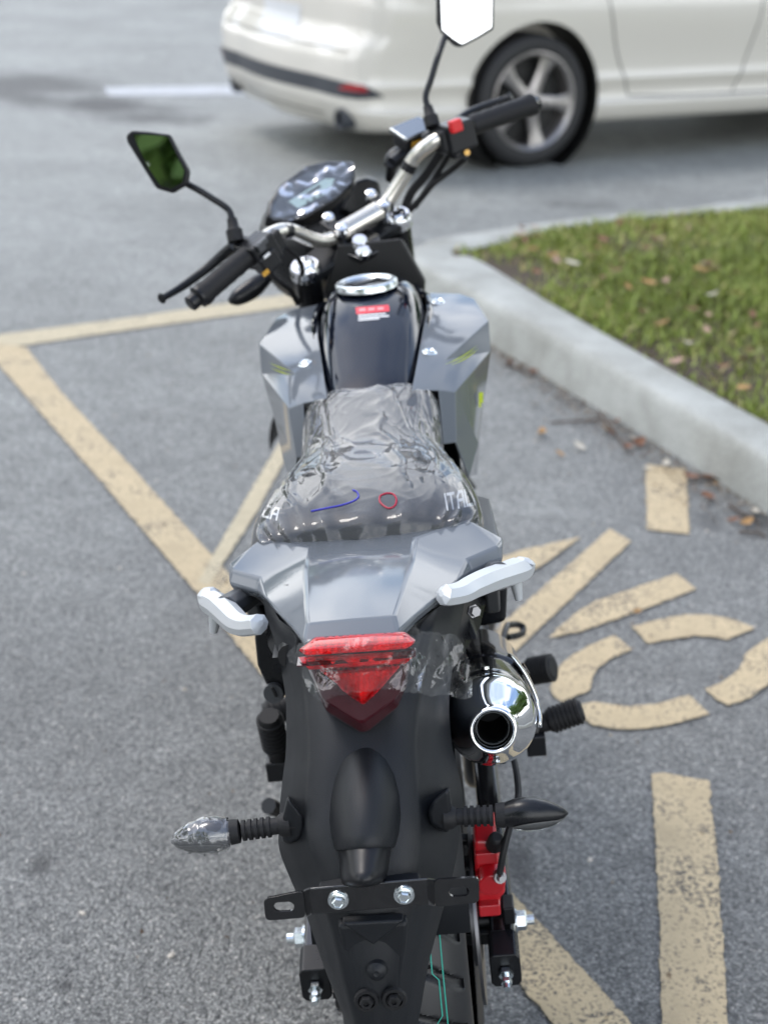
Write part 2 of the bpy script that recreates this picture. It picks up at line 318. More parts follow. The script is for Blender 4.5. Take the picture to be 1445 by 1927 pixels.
KZ = .14
CONC = bpy.data.materials.new('concrete'); CONC.use_nodes = True
def conc():
    n = CONC.node_tree; p = n.nodes['Principled BSDF']; N = n.nodes.new; K = n.links.new; t = N('ShaderNodeTexCoord'); O = t.outputs['Object']
    a = N('ShaderNodeTexNoise'); a.inputs['Scale'].default_value = 5; a.inputs['Detail'].default_value = 6; a.inputs['Roughness'].default_value = .6; K(O, a.inputs['Vector'])
    r = N('ShaderNodeValToRGB'); r.color_ramp.elements[0].position = .28; r.color_ramp.elements[0].color = (.255, .258, .232, 1); r.color_ramp.elements[1].position = .62; r.color_ramp.elements[1].color = (.40, .41, .385, 1); K(a.outputs[0], r.inputs[0])
    f = N('ShaderNodeTexNoise'); f.inputs['Scale'].default_value = 120; f.inputs['Detail'].default_value = 3; K(O, f.inputs['Vector'])
    r2 = N('ShaderNodeValToRGB'); r2.color_ramp.elements[0].position = .3; r2.color_ramp.elements[0].color = (.8,.8,.8,1); r2.color_ramp.elements[1].position = .65; r2.color_ramp.elements[1].color = (1.05,1.05,1.05,1); K(f.outputs[0], r2.inputs[0])
    mx = N('ShaderNodeMix'); mx.data_type = 'RGBA'; mx.blend_type = 'MULTIPLY'; mx.inputs[0].default_value = 1; K(r.outputs[0], mx.inputs[6]); K(r2.outputs[0], mx.inputs[7]); K(mx.outputs[2], p.inputs['Base Color'])
    p.inputs['Roughness'].default_value = .85; b = N('ShaderNodeBump'); b.inputs['Strength'].default_value = .4; b.inputs['Distance'].default_value = .003; K(f.outputs[0], b.inputs['Height']); K(b.outputs[0], p.inputs['Normal'])
conc()
# plan of the island: near edge, nose, far edge (outer foot of the kerb) and the inner edge against the turf
near = [G(1445,970)[:2]+np.array([1.2,-2.5]), G(1445,970)[:2], G(1200,815)[:2], G(921,650)[:2]]
d_near = near[3]-near[2]; d_near /= np.hypot(*d_near)
inN = [G(1445,795,KZ)[:2], G(1262,695,KZ)[:2], G(1044,572,KZ)[:2], G(900,487,KZ)[:2]]
inF = [G(864,466,KZ)[:2], G(1115,418,KZ)[:2], G(1390,394,KZ)[:2]]
outF = [G(800,443,KZ)[:2], G(1044,411,KZ)[:2], G(1281,390,KZ)[:2], G(1445,368,KZ)[:2]]
def line(a, b, t): return a+(b-a)*t
far_dir = outF[3]-outF[0]; far_dir /= np.hypot(*far_dir)
nose = [near[3]+d_near*.55, near[3]+d_near*.78+np.array([-.02,0])]
corner = G(768,462,KZ)[:2]
outer = [near[1]+(near[1]-near[2])*3.0, near[1], near[2], near[3], near[3]+d_near*.35, corner+np.array([.03,-.28]), corner+np.array([-.02,-.08]), corner+np.array([.05,.10]), outF[0]+np.array([.05,.02]), outF[1], outF[2], outF[3], outF[3]+far_dir*4]
inner = [inN[0]+(inN[0]-inN[1])*3.2, inN[0], inN[1], inN[2], inN[3], inF[0]+np.array([-.01,-.12]), inF[0]+np.array([-.03,-.05]), inF[0]+np.array([0,.0]), inF[0]+np.array([.06,.02]), inF[1], inF[2], inF[2]+(inF[2]-inF[1])*.6, inF[2]+(inF[2]-inF[1])*4.6]
oc, ic = cr(outer, 8), cr(inner, 8)
kb = MB(); rows = []
cen = np.array([1.8, 4.2])
for o_, i_ in zip(oc, ic):
    d = i_-o_; d = d/np.hypot(*d); t = np.hypot(*(i_-o_))
    prof = [(0, -.02), (.003, .02), (.010, .10), (.016, .122), (.026, .135), (.042, KZ), (.08, KZ+.001), (max(.1, t-.012), KZ), (max(.11, t), KZ-.004), (max(.112, t+.002), .05)]
    rows.append([V3(*(o_+d*a), z) for a, z in prof])
kb.grid(rows); tag(kb.build('kerb', CONC, angle=60), 'pale concrete kerb around the grass island', 'kerb', kind='structure')

SOIL = mat('soil', (.055, .04, .025), .95, bump=1, bscale=60)
isl = [*ic]; sb = MB(); n_ = len(isl); sb.add([(*p, .13) for p in isl]+[(*p, -.05) for p in isl], [tuple(range(n_)), (n_-1, 0, n_, 2*n_-1)])
tag(sb.build('soil', SOIL, smooth=False), 'brown soil bed of the kerbed island', 'soil', kind='structure')
def inside(P, poly):
    c = False; j = len(poly)-1
    for i in range(len(poly)):
        a, b = poly[i], poly[j]
        if (a[1] > P[1]) != (b[1] > P[1]) and P[0] < (b[0]-a[0])*(P[1]-a[1])/(b[1]-a[1])+a[0]: c = not c
        j = i
    return c
islpoly = [tuple(p) for p in isl]
def leafmat(name, cols, rough=.6, sss=False):
    m = bpy.data.materials.new(name); m.use_nodes = True; n = m.node_tree; p = n.nodes['Principled BSDF']
    a = n.nodes.new('ShaderNodeAttribute'); a.attribute_name = 'tone'; r = n.nodes.new('ShaderNodeValToRGB'); e = r.color_ramp.elements
    while len(e) < len(cols): e.new(.5)
    for k, c in enumerate(cols): e[k].position = k/(len(cols)-1); e[k].color = (*c, 1)
    n.links.new(a.outputs['Fac'], r.inputs[0]); n.links.new(r.outputs[0], p.inputs['Base Color']); p.inputs['Roughness'].default_value = rough
    p.inputs['Transmission Weight'].default_value = 0; return m
def rawmesh(name, v, f, m, tone=None):
    me = bpy.data.meshes.new(name); nv, nf = len(v), len(f); k = f.shape[1]
    me.vertices.add(nv); me.vertices.foreach_set('co', np.asarray(v, np.float32).ravel()); me.loops.add(nf*k); me.loops.foreach_set('vertex_index', f.astype(np.int32).ravel())
    me.polygons.add(nf); me.polygons.foreach_set('loop_start', np.arange(0, nf*k, k, dtype=np.int32)); me.update(calc_edges=True); me.validate()
    if tone is not None:
        at = me.attributes.new('tone', 'FLOAT', 'POINT'); at.data.foreach_set('value', np.asarray(tone, np.float32))
    me.materials.append(m); return me
GRASSM = leafmat('grass_blades', [(.09, .085, .02), (.15, .2, .03), (.24, .31, .05), (.36, .35, .11), (.45, .33, .17)])
pts = []
while len(pts) < 48000:
    P = RNG.uniform((.1, 1.6), (3.2, 6.8))
    dn = noise.noise((P[0]*2.2, P[1]*2.2, .3)); 
    if RNG.random() < .62+dn*1.2 and inside(P, islpoly): pts.append(P)
def inside_np(Q, poly):
    c = np.zeros(len(Q), bool); j = len(poly)-1
    for i in range(len(poly)):
        (ax, ay), (bx, by_) = poly[i], poly[j]; j = i
        if ay == by_: continue
        c ^= ((ay > Q[:, 1]) != (by_ > Q[:, 1])) & (Q[:, 0] < (bx-ax)*(Q[:, 1]-ay)/(by_-ay)+ax)
    return c
Q = RNG.uniform((.5, -2.5), (7, 10), (120000, 2)); Q = Q[inside_np(Q, islpoly) & ~((Q[:, 0] < 3.2) & (Q[:, 1] > 1.6) & (Q[:, 1] < 6.8))][:16000]; pts += list(Q)
pts = np.array(pts); N_ = len(pts); h = RNG.uniform(.015, .048, N_)*(1+.35*np.array([noise.noise((p[0]*3, p[1]*3, 5.)) for p in pts])); an = RNG.uniform(0, 6.283, N_); ln_ = RNG.uniform(.1, 1.1, N_); la = RNG.uniform(0, 6.283, N_)
wd = RNG.uniform(.0025, .0055, N_); wd[48000:] *= 2.2; h[48000:] *= 1.3; b0 = np.c_[pts, np.full(N_, .129)]; s_ = np.c_[np.cos(an), np.sin(an), np.zeros(N_)]*wd[:, None]
ld = np.c_[np.cos(la)*ln_, np.sin(la)*ln_, np.ones(N_)]; ld /= np.linalg.norm(ld, axis=1)[:, None]
md = b0+ld*(h*.55)[:, None]; tp = b0+ld*h[:, None]*1.1+np.c_[np.cos(la), np.sin(la), -.4*np.ones(N_)]*(h*.25)[:, None]
v = np.stack([b0-s_, b0+s_, md+s_*.8, md-s_*.8, tp], 1).reshape(-1, 3); k5 = np.arange(N_)[:, None]*5
f = np.concatenate([k5+[0,1,2], k5+[0,2,3], k5+[3,2,4]]); tn = np.clip(RNG.normal(.42, .2, N_)+.25*np.array([noise.noise((p[0]*1.7, p[1]*1.7, 2.)) for p in pts]), 0, 1)
go = bpy.data.objects.new('grass', rawmesh('grass', v, f, GRASSM, np.repeat(tn, 5))); COL.objects.link(go)
tag(go, 'short green turf growing on the kerbed island', 'grass', kind='stuff')

def leaf_mesh(name, m, L_, W_, curl):
    mb = MB(); rows = []
    for i in range(9):
        t = i/8; wv = W_*(math.sin(math.pi*min(1, t*.95+.02))**.8)
        rows.append([V3((t-.5)*L_, wv*s, curl*(t-.5)**2*L_*2+abs(s)*wv*.35+.002) for s in (-1, -.5, 0, .5, 1)])
    mb.grid(rows); o = mb.build(name, m); return o
LM = [mat('dry_leaf_%s' % c, k, .7, bump=.3, bscale=80) for c, k in (('brown', (.16, .07, .035)), ('pink', (.36, .24, .18)), ('tan', (.33, .19, .07)), ('pale', (.5, .46, .38)))]
def put_leaf(P, z, k, size, label, group):
    o = leaf_mesh('fallen_leaf', LM[k], size, size*random.uniform(.22, .34), random.uniform(.1, .6)); o.location = (P[0], P[1], z)
    o.rotation_euler = (random.uniform(-.35, .35), random.uniform(-.35, .35), random.uniform(0, 6.28)); tag(o, label, 'leaf', group)
grass_leaves = [(1075,505,3),(1105,488,1),(1180,550,2),(1385,562,2),(1425,615,0),(1295,433,1),(1330,465,1),(1325,497,1),(1275,655,1),(1270,692,1),(1330,632,1),(1245,620,2),(1290,650,3),(1408,672,0),(1210,600,1),(1400,745,2),(1330,505,0),(1425,470,1),(1165,425,0),(1045,500,1),(1110,540,1),(1340,560,3),(1405,430,0),(1215,470,0),(1360,700,0),(1300,590,0),(1010,520,0),(1250,540,1),(985,455,1),(1120,600,0)]
ncol = ['dry brown leaf lying in the grass', 'small pinkish dry leaf lying in the grass', 'tan dry leaf lying in the grass', 'pale curled leaf lying in the grass']
grass_leaves += [(random.uniform(960, 1440), 0, random.choice((0, 0, 2, 1))) for _ in range(34)]
grass_leaves = [(x, y if y else random.uniform(430 if x < 1250 else 410, 400+(x-860)*.55), k) for x, y, k in grass_leaves]
for x, y, k in grass_leaves: put_leaf(G(x, y, .15)[:2], random.uniform(.15, .17), k, random.uniform(.03, .06), ncol[k], 'fallen leaves in the grass')
kerb_leaves = [(1150,822,0),(1190,832,3),(1182,848,0),(1140,815,2),(1052,860,2),(1020,822,2),(1345,918,2),(1420,968,3),(1330,905,0),(1380,985,0),(1252,880,3),(1216,888,3),(1300,905,0),(1005,765,3),(1330,940,0),(1405,990,2),(1088,847,3),(1200,840,0),(1160,800,0),(960,690,0),(1000,705,0)]
ncl2 = ['dry brown leaf on the asphalt along the kerb', '', 'tan dry leaf on the asphalt along the kerb', 'whitish dry leaf on the asphalt along the kerb']
for x, y, k in kerb_leaves: put_leaf(G(x, y)[:2], .008, k, random.uniform(.025, .05), ncl2[k], 'fallen leaves along the kerb')
put_leaf(G(1198,1158)[:2], .008, 2, .022, 'tiny orange-brown leaf between two yellow strokes of the symbol', None)
TW = mat('twig_bark', (.07, .045, .03), .9)
for x0, y0, x1, y1 in [(1035,795,1130,790),(1125,775,1180,850),(1370,950,1430,985),(1300,895,1370,915),(1390,1000,1440,1010),(950,680,990,700)]:
    a, b = G(x0, y0, .006), G(x1, y1, .006); mdp = (a+b)/2+V3(random.uniform(-.02, .02), random.uniform(-.02, .02), .004)
    t = MB().tube(cr([a, mdp, b], 4), [.0028]*8+[.0015], 6).build('twig', TW); tag(t, 'thin brown twig lying on the asphalt by the kerb', 'twig', 'twigs along the kerb')
dbv = []; dbf = []; dbt = []
for i in range(1500):
    s_ = RNG.uniform(0, 1); a_ = near[3]*(1-s_)+near[1]*s_; nrm = np.array([-d_near[1], d_near[0]]); nrm = nrm if nrm@(np.array([0., 0.])-a_) > 0 else -nrm
    P = a_+nrm*abs(RNG.normal(.015, .06))*(.5+s_)+d_near*RNG.normal(0, .05) if i < 1150 else np.array([RNG.uniform(-.9, 1.0), RNG.uniform(-.1, 4)])
    r = RNG.uniform(.0015, .0055); a0_ = RNG.uniform(0, 6.28); o_ = len(dbv); el_ = RNG.uniform(.3, 1)
    dbv += [(P[0]+r*math.cos(a0_), P[1]+r*math.sin(a0_), .0062), (P[0]-r*el_*math.sin(a0_), P[1]+r*el_*math.cos(a0_), .008+r*.5), (P[0]-r*math.cos(a0_), P[1]-r*math.sin(a0_), .0062), (P[0]+r*el_*math.sin(a0_), P[1]-r*el_*math.cos(a0_), .0066)]
    dbf.append((o_, o_+1, o_+2, o_+3)); dbt += [RNG.uniform(0, 1)]*4
do = bpy.data.objects.new('debris', rawmesh('debris', np.array(dbv), np.array(dbf), leafmat('debris_bits', [(.03, .022, .015), (.09, .05, .028), (.16, .1, .05), (.3, .26, .2)], .9), np.array(dbt))); COL.objects.link(do)
tag(do, 'fine brown grit and leaf crumbs along the foot of the kerb', 'debris', kind='stuff')
PEB = mat('pebble_stone', (.5, .46, .4), .8, bump=.4, bscale=300)
for x, y in [(322,1800),(295,905),(1420,1180),(1085,1100),(155,1720),(45,1080),(225,1070),(1330,1000),(1110,1620),(1005,830)]:
    o = MB(); P = G(x, y, 0); r = random.uniform(.003, .006)
    o.lathe([(-.0005, .0001), (0, r*.8), (r*.5, r), (r*.9, r*.6), (r*1.05, .0001)], (0,0,0), (0,0,1), 9); q = o.build('pebble', PEB); q.location = P; q.scale = (1.3, .8, .7); q.rotation_euler[2] = random.uniform(0, 6)
    tag(q, 'small pale pebble lying loose on the asphalt', 'pebble', 'loose pebbles on the asphalt')

# ------------------------------------------------------------------ parked car
CARO = V3(.55, 6.80, 0); CYAW = math.radians(31)
CAR = empty('parked_car', CARO, CYAW); tag(CAR, 'white sedan parked across the lane behind the kerbed island', 'car')
# car frame: x along the car towards its nose from the rear axle, y from the near side (0) to the far side
CARW = mat('white_car_paint', (.63, .60, .535), .3, coat=1); CTRIM = mat('car_dark_trim', (.045, .05, .06), .45); CGLS = mat('car_glass', (.02, .025, .03), .04, coat=1)
CRED = mat('car_reflector_red', (.35, .01, .015), .15, coat=1); CTYR = mat('car_tyre', (.018, .018, .019), .65, bump=.2, bscale=120); CRIM = mat('car_alloy', (.36, .34, .33), .3, .85); SEAM = mat('panel_gap', (.05, .05, .05), .7)
CW = 1.80
PROF = [(.19,.16),(.205,.085),(.235,.05),(.28,.030),(.305,.026),(.32,.045),(.36,.052),(.40,.040),(.43,.028),(.46,.040),(.54,.034),(.62,.020),(.70,.006),(.76,.0),(.82,.004),(.90,.022),(.96,.05),(.99,.085)]
US = [-1.02,-1.015,-1.0,-.968,-.925,-.875,-.75,-.55,-.40,-.25,0,.25,.5,.8,1.2,1.8,2.4,2.8,3.1,3.35,3.55,3.68,3.74]
def uin(u): return float(np.interp(u, [-1.02,-1.015,-1.0,-.968,-.925,-.875,-.75,-.5,-.2,2.6,3.0,3.35,3.55,3.68,3.74], [.42,.28,.17,.095,.062,.038,.02,.008,0,0,.03,.12,.24,.42,.7]))
def ztop(u, z): # bonnet and boot drop the shoulder line
    k = float(np.interp(u, [-1.2,-.6,0,2.2,2.8,3.4,3.74], [1.0,1.02,1.0,1.0,.95,.86,.74])); return z if z < .6 else .6+(z-.6)*k
def ushift(u, z):
    if u < -.5: return float(np.interp(z, [.17,.25,.33,.46,.56,.62,.66,.80,.92,1.0], [.13,.06,.012,.0,.0,.03,.075,.07,.08,.16]))*float(np.interp(u, [-1.02,-.5], [1, 0]))
    if u > 3: return -float(np.interp(z, [.17,.3,.5,.7,.9], [.1,.0,.0,.08,.3]))*float(np.interp(u, [3,3.74], [0,1]))
    return 0
def side(u, z, ins, far=False):
    y = uin(u)+ins*(1 if u < 3.2 else 1); y = CW-y if far else y; return V3(u+ushift(u, z), y, ztop(u, z))
cbm = MB(); fineP = cr([V3(a, b, 0) for a, b in PROF], 3); fineU = [float(p[0]) for p in cr([V3(u, 0, 0) for u in US], 4)]
grid_n = [[side(u, p[0], p[1]) for p in fineP] for u in fineU]; grid_f = [[side(u, p[0], p[1], True) for p in fineP] for u in fineU]
rings = []
for rn, rf in zip(grid_n, grid_f):
    zt_ = rn[-1][2]; crown = .035
    top = [V3(rn[-1][0], rn[-1][1]+(rf[-1][1]-rn[-1][1])*t, zt_+crown*math.sin(math.pi*t)) for t in np.linspace(0, 1, 13)[1:-1]]
    bot_ = [V3(rn[0][0], rf[0][1]+(rn[0][1]-rf[0][1])*t, rn[0][2]) for t in np.linspace(0, 1, 5)[1:-1]]
    rings.append(rn+top+rf[::-1]+bot_)
cbm.loft(rings, caps=False); _dbg = rings[0]
def rear_mid(a, b, t, s=-1): p = a+(b-a)*t; return p+V3(s*.045*math.sin(math.pi*t), 0, 0)
for rg, s in ((rings[0], -1), (rings[-1], 1)):
    nn = len(fineP); tp = rg[nn:nn+11]; rn_, rf_ = rg[:nn], rg[nn+11:2*nn+11][::-1]
    bt_ = rg[2*nn+11:]; cbm.add([rf_[0]]+bt_+[rn_[0]]+[rear_mid(rn_[0], rf_[0], t, s) for t in np.linspace(0, 1, 13)[1:-1]], [tuple(range(2+len(bt_)+11))])
    cbm.grid([[rear_mid(a, b, t, s) for t in np.linspace(0, 1, 13)] for a, b in zip(rn_, rf_)]); cbm.add([rn_[-1]]+tp+[rf_[-1]]+[rear_mid(rn_[-1], rf_[-1], t, s) for t in np.linspace(1, 0, 13)[1:-1]], [tuple(range(13+11))])
body = cbm.build('body', CARW, CAR, angle=60)
cut = MB()
for u in (0, 2.85):
    for y in (-.2, CW-.27): cut.lathe([(0,0),(0,.388),(.47,.388),(.47,0)], (u, y, .335), (0,1,0), 56)
co = cut.build('cutter', None, CAR)
bo = body.modifiers.new('arches', 'BOOLEAN'); bo.object = co; bo.operation = 'DIFFERENCE'; bo.solver = 'EXACT'
dg = bpy.context.evaluated_depsgraph_get(); nme = bpy.data.meshes.new_from_object(body.evaluated_get(dg)); body.modifiers.clear(); old = body.data; body.data = nme
bpy.data.objects.remove(co); nme.polygons.foreach_set('use_smooth', [True]*len(nme.polygons)); nme.set_sharp_from_angle(angle=math.radians(50))
for u in (0, 2.85):
    for y0_, y1_ in ((.022, .30), (CW-.022, CW-.30)): MB().lathe([(0,.386),(abs(y1_-y0_),.386),(abs(y1_-y0_),0)], (u, y0_, .335), (0, 1 if y1_ > y0_ else -1, 0), 40).build('wheel_well', DARKH, CAR)
def car_wheel(u, y, sgn):
    r = empty('wheel'); r.parent = CAR; r.location = (u, y, .33)
    MB().lathe([(.20,.23),(.21,.27),(.20,.312),(.185,.327),(.15,.33),(.06,.33),(.02,.327),(.004,.312),(-.006,.285),(-.003,.258),(.008,.244),(.02,.236)], (0,0,0), (0,sgn,0), 64).build('tyre', CTYR, r, angle=60)
    rm_ = MB().lathe([(.008,.246),(-.002,.247),(-.004,.240),(.004,.228),(.02,.222),(.06,.215),(.19,.21)], (0,0,0), (0,sgn,0), 64)
    rm_.lathe([(.008,.045),(.0,.042),(-.004,.034),(-.004,0)], (0,0,0), (0,sgn,0), 32)
    for k in range(5):
        a = 2*math.pi*k/5+.4; dd = V3(math.sin(a), 0, math.cos(a)); q = V3(math.cos(a), 0, -math.sin(a)); rg = []
        for t, w0, yy, th in ((.035,.036,.012,.03),(.09,.030,.016,.03),(.16,.030,.014,.028),(.205,.042,.008,.028),(.232,.06,.008,.02)): rg.append([dd*t+q*w0*a_+V3(0,sgn*(yy+th*b_+.006*abs(a_)),0) for a_, b_ in ((-1,.25),(-.55,0),(.55,0),(1,.25),(.9,1),(-.9,1))])
        rm_.loft(rg)
    rm_.build('rim', CRIM, r, angle=40)
    MB().lathe([(.075,0),(.075,.16),(.085,.16),(.085,.21),(.16,.21),(.16,0)], (0,0,0), (0,sgn,0), 40).build('brake', DARKH, r)
    return r
for u in (0, 2.85): car_wheel(u, .035, 1); car_wheel(u, CW-.035, -1)
def skin_u(u, z, out_=.002, far=False):
    ins = float(np.interp(z, [p[0] for p in fineP], [p[1] for p in fineP])); 
    p = side(u, z, ins, far); return p
def around(s, z):
    # path along the rear: s from 0 (near side) round the back to the far side
    pass
RU = [u for u in fineU if u <= -.42][::-1]; NR = len(RU)
ri = lambda u: min(range(NR), key=lambda i: abs(RU[i]-u))
def rear_curve(z, out_=.004):
    pts_ = [skin_u(u, z) for u in RU]+[rear_mid(skin_u(-1.02, z), skin_u(-1.02, z, far=True), t) for t in np.linspace(0, 1, 15)[1:-1]]+[skin_u(u, z, far=True) for u in RU[::-1]]
    res = []
    for i, p in enumerate(pts_):
        t = norm(pts_[min(i+1, len(pts_)-1)]-pts_[max(0, i-1)]); n_ = V3(-t[1], t[0], 0); n_ = n_ if n_@(p-V3(0.6, CW/2, z)) > 0 else -n_; res.append(p+n_*out_)
    return res
def band(z0f, z1f, name, m, i0=0, i1=0, out_=.004, nz_=5):
    rows = []
    base = [rear_curve(z, out_) for z in np.linspace(.2, 1.0, 81)]
    for i in range(i0, i1):
        t = (i-i0)/max(1, i1-1-i0); za_, zb_ = z0f(t), z1f(t); r = []
        for q in np.linspace(0, 1, nz_):
            z = za_+(zb_-za_)*q; k = (z-.2)/.01; k0 = int(min(79, max(0, k))); r.append(base[k0][i]*(1-(k-k0))+base[k0+1][i]*(k-k0))
        rows.append(r)
    return MB().grid(rows).build(name, m, CAR)
tap = lambda t: max(.0, 1-(abs(t-.5)/.5)**6)
band(lambda t: .385-.018*tap(t), lambda t: .388+.058*tap(t), 'bumper_strip', CTRIM, ri(-.86), 2*NR+13-ri(-.86))
band(lambda t: .405, lambda t: .405+.034*min(1, 6*t, 3*(1-t)+.25), 'reflector', CRED, ri(-.92), ri(-1.008), .007)
band(lambda t: .405, lambda t: .405+.034*min(1, 6*(1-t), 3*t+.25), 'reflector', CRED, 2*NR+13-ri(-1.008), 2*NR+13-ri(-.92), .007)
band(lambda t: .255, lambda t: .262, 'bumper_seam', SEAM, ri(-1.1), 2*NR+13-ri(-1.1), .003, 2)
band(lambda t: .585, lambda t: .589, 'bumper_seam', SEAM, ri(-1.0), 2*NR+13-ri(-1.0), .003, 2)
for s in (0, 1):
    i0, i1 = (14, 15) if s == 0 else (37, 38)
for i0, i1 in ((ri(-.7), ri(-1.01)), (2*NR+13-ri(-1.01), 2*NR+13-ri(-.7))): band(lambda t: .85, lambda t: .97, 'tail_light', CRED, i0, i1, .008)
    # lamps sit high on the rear corners
band(lambda t: .60+.02*abs(t-.5), lambda t: .75, 'plate_recess', mat('recess_tint', (.62,.63,.64), .4), NR+3, NR+10, .003)
ex = MB().lathe([(.05,.05),(-.02,.05),(-.024,.046),(-.02,.04),(.05,.04),(.05,0)], V3(-.98, .24, .262), (1,0,0), 24, up=(0,0,1)); ex.build('exhaust_tip', CTRIM, CAR)
ex = MB().lathe([(.05,.05),(-.02,.05),(-.024,.046),(-.02,.04),(.05,.04),(.05,0)], V3(-.95, CW-.30, .262), (1,0,0), 24); ex.build('exhaust_tip', CTRIM, CAR)
def seam(pts_, w=.0035, name='door_seam', out_=.0025, far=False):
    P = cr([V3(u, z, 0) for u, z in pts_], 8); rows = []
    for i, p in enumerate(P):
        d = norm(P[min(i+1, len(P)-1)]-P[max(0, i-1)]); n_ = V3(-d[1], d[0], 0)*w; r = []
        for q in (-1, 1):
            c = skin_u(p[0]+n_[0]*q, p[1]+n_[1]*q, far=far); r.append(c+V3(0, out_ if far else -out_, 0))
        rows.append(r)
    MB().grid(rows).build(name, SEAM, CAR)
for far in (False, True):
    seam([(.36,.96),(.40,.80),(.47,.60),(.56,.42),(.60,.335)], far=far); seam([(.60,.335),(.9,.325),(1.3,.322),(2.45,.322)], .004, far=far); seam([(1.42,.96),(1.40,.7),(1.36,.5),(1.30,.322)], far=far); seam([(2.50,.96),(2.50,.6),(2.45,.322)], far=far)
# cabin
roofz = [(-.62,1.0),(-.3,1.13),(.1,1.28),(.5,1.385),(1.0,1.43),(1.6,1.42),(2.0,1.33),(2.35,1.18),(2.75,.99)]
RZ = cr([V3(a, b, 0) for a, b in roofz], 5); gr_ = []
for p in RZ:
    u, z = p[0], p[1]; zb = ztop(u, .98); h_ = max(.005, z-zb); y0_ = .10; y1_ = .10+.36*h_/.45; ring = []
    for t in np.linspace(0, 1, 7): ring.append(V3(u, y0_+(y1_-y0_)*t**1.3, zb+h_*t*.97))
    for t in np.linspace(0, 1, 9)[1:-1]: ring.append(V3(u, y1_+(CW-2*y1_)*t, zb+h_*.97+.03*min(1, h_*4)*math.sin(math.pi*t)))
    ring += [V3(q[0], CW-q[1], q[2]) for q in ring[:7][::-1]]; gr_.append(ring)
MB().loft(gr_).build('roof', CARW, CAR, angle=50)
for far in (False, True):
    for u0, u1 in ((.12, 1.05), (1.12, 2.1)):
        rows = []
        for u in np.linspace(u0, u1, 9):
            i = min(range(len(RZ)), key=lambda k: abs(RZ[k][0]-u)); rg = gr_[i]; a, b = rg[0], rg[6]; r = []
            for t in (.10, .5, .86): q = a+(b-a)*t; q = V3(u, q[1]-.012, q[2]); r.append(V3(q[0], CW-q[1], q[2]) if far else q)
            rows.append(r)
        MB().grid(rows).build('side_window', CGLS, CAR)
for u0, u1, nm in ((-.5, .4, 'rear_window'), (1.75, 2.6, 'windscreen')):
    rows = []
    for p, rg in zip(RZ, gr_):
        if u0 <= p[0] <= u1: rows.append([rg[6]+(rg[14]-rg[6])*t+V3(-.012 if u0 < 0 else .012, 0, .012+.03*math.sin(math.pi*t)) for t in np.linspace(.04, .96, 9)])
    MB().grid(rows).build(nm, CGLS, CAR)

# ------------------------------------------------------------------ motorcycle
BK = empty('motorcycle'); BK.rotation_euler = (0, -LEAN, 0)
tag(BK, 'grey and black motorcycle parked on its side stand with clear film left on it', 'motorcycle')
BMW = BK.matrix_basis.copy()

# --- rear wheel
WC = V3(.006, 0, .31)
def tyre_mesh(name, c, R, hw, parent, m, nth=960, prof=None, groove=True):
    mb = MB(); rows = []; ns = 60
    for i in range(nth):
        th = 2*math.pi*i/nth; ring = []
        for j in range(ns+1):
            s = -1+2*j/ns; a = s*math.radians(118); x = hw*math.sin(a)*(1 if abs(a) < math.pi/2 else 1) ; rr = R-.062+.062*math.cos(a)
            if abs(a) > math.pi/2: x = math.copysign(hw*(1-.10*((abs(a)-math.pi/2)/.5)**2), a); rr = R-.062-.045*(abs(a)-math.pi/2)/.48
            if groove and abs(x) < hw*.97 and abs(x) > hw*.12:
                sd_ = 1 if x > 0 else 0; q = (th*34/(2*math.pi)+sd_*.5+(abs(x)/hw)**1.5*.75) % 1
                d1 = abs(q-.5); wv = .13
                if d1 < wv and abs(x) < hw*.9: rr -= .0075*min(1, (wv-d1)/.05)
                q2 = (th*38/(2*math.pi)+sd_*.5+.5+(abs(x)/hw)**1.6*.35) % 1
                if abs(q2-.5) < .0 and hw*.45 < abs(x) < hw*.8: rr -= .0045
            if groove and abs(x) < .003: rr -= .004
            ring.append(c+V3(x, rr*math.sin(th), rr*math.cos(th)))
        rows.append(ring)
    rows.append(rows[0]); mb.grid(rows); return mb.build(name, m, parent, angle=50)
def wheel(c, R, hw, parent, name, groove=True, ang=0., rotm=None):
    r = empty(name); r.parent = parent; r.location = c
    z = V3(0, 0, 0); t = tyre_mesh('tyre', z, R, hw, r, TYR, 960 if groove else 120, groove=groove)
    rb = MB(); Ri = R-.105
    rb.lathe([(-hw*.66, Ri-.004), (-hw*.66, Ri+.006), (-hw*.5, Ri+.004), (-hw*.3, Ri-.014), (hw*.3, Ri-.014), (hw*.5, Ri+.004), (hw*.66, Ri+.006), (hw*.66, Ri-.004), (hw*.4, Ri-.02), (-hw*.4, Ri-.02), (-hw*.66, Ri-.004)], z, (1,0,0), 64)
    rb.lathe([(-.05, .0), (-.05, .035), (.05, .035), (.05, 0)], z, (1,0,0), 24)
    for k in range(5):
        a = 2*math.pi*k/5; d = V3(0, math.sin(a), math.cos(a)); q = np.cross(d, V3(1,0,0))
        rb.loft([[d*t+V3(1,0,0)*.014*x+q*w*y for x, y in ((-1,-1), (1,-1), (1,1), (-1,1))] for t, w in ((.03,.02), (Ri*.6,.012), (Ri-.012,.022))])
    rb.build('rim', BLKS, r, bevel=.003); return r
RW = wheel(WC, .31, .0715, BK, 'rear_wheel')
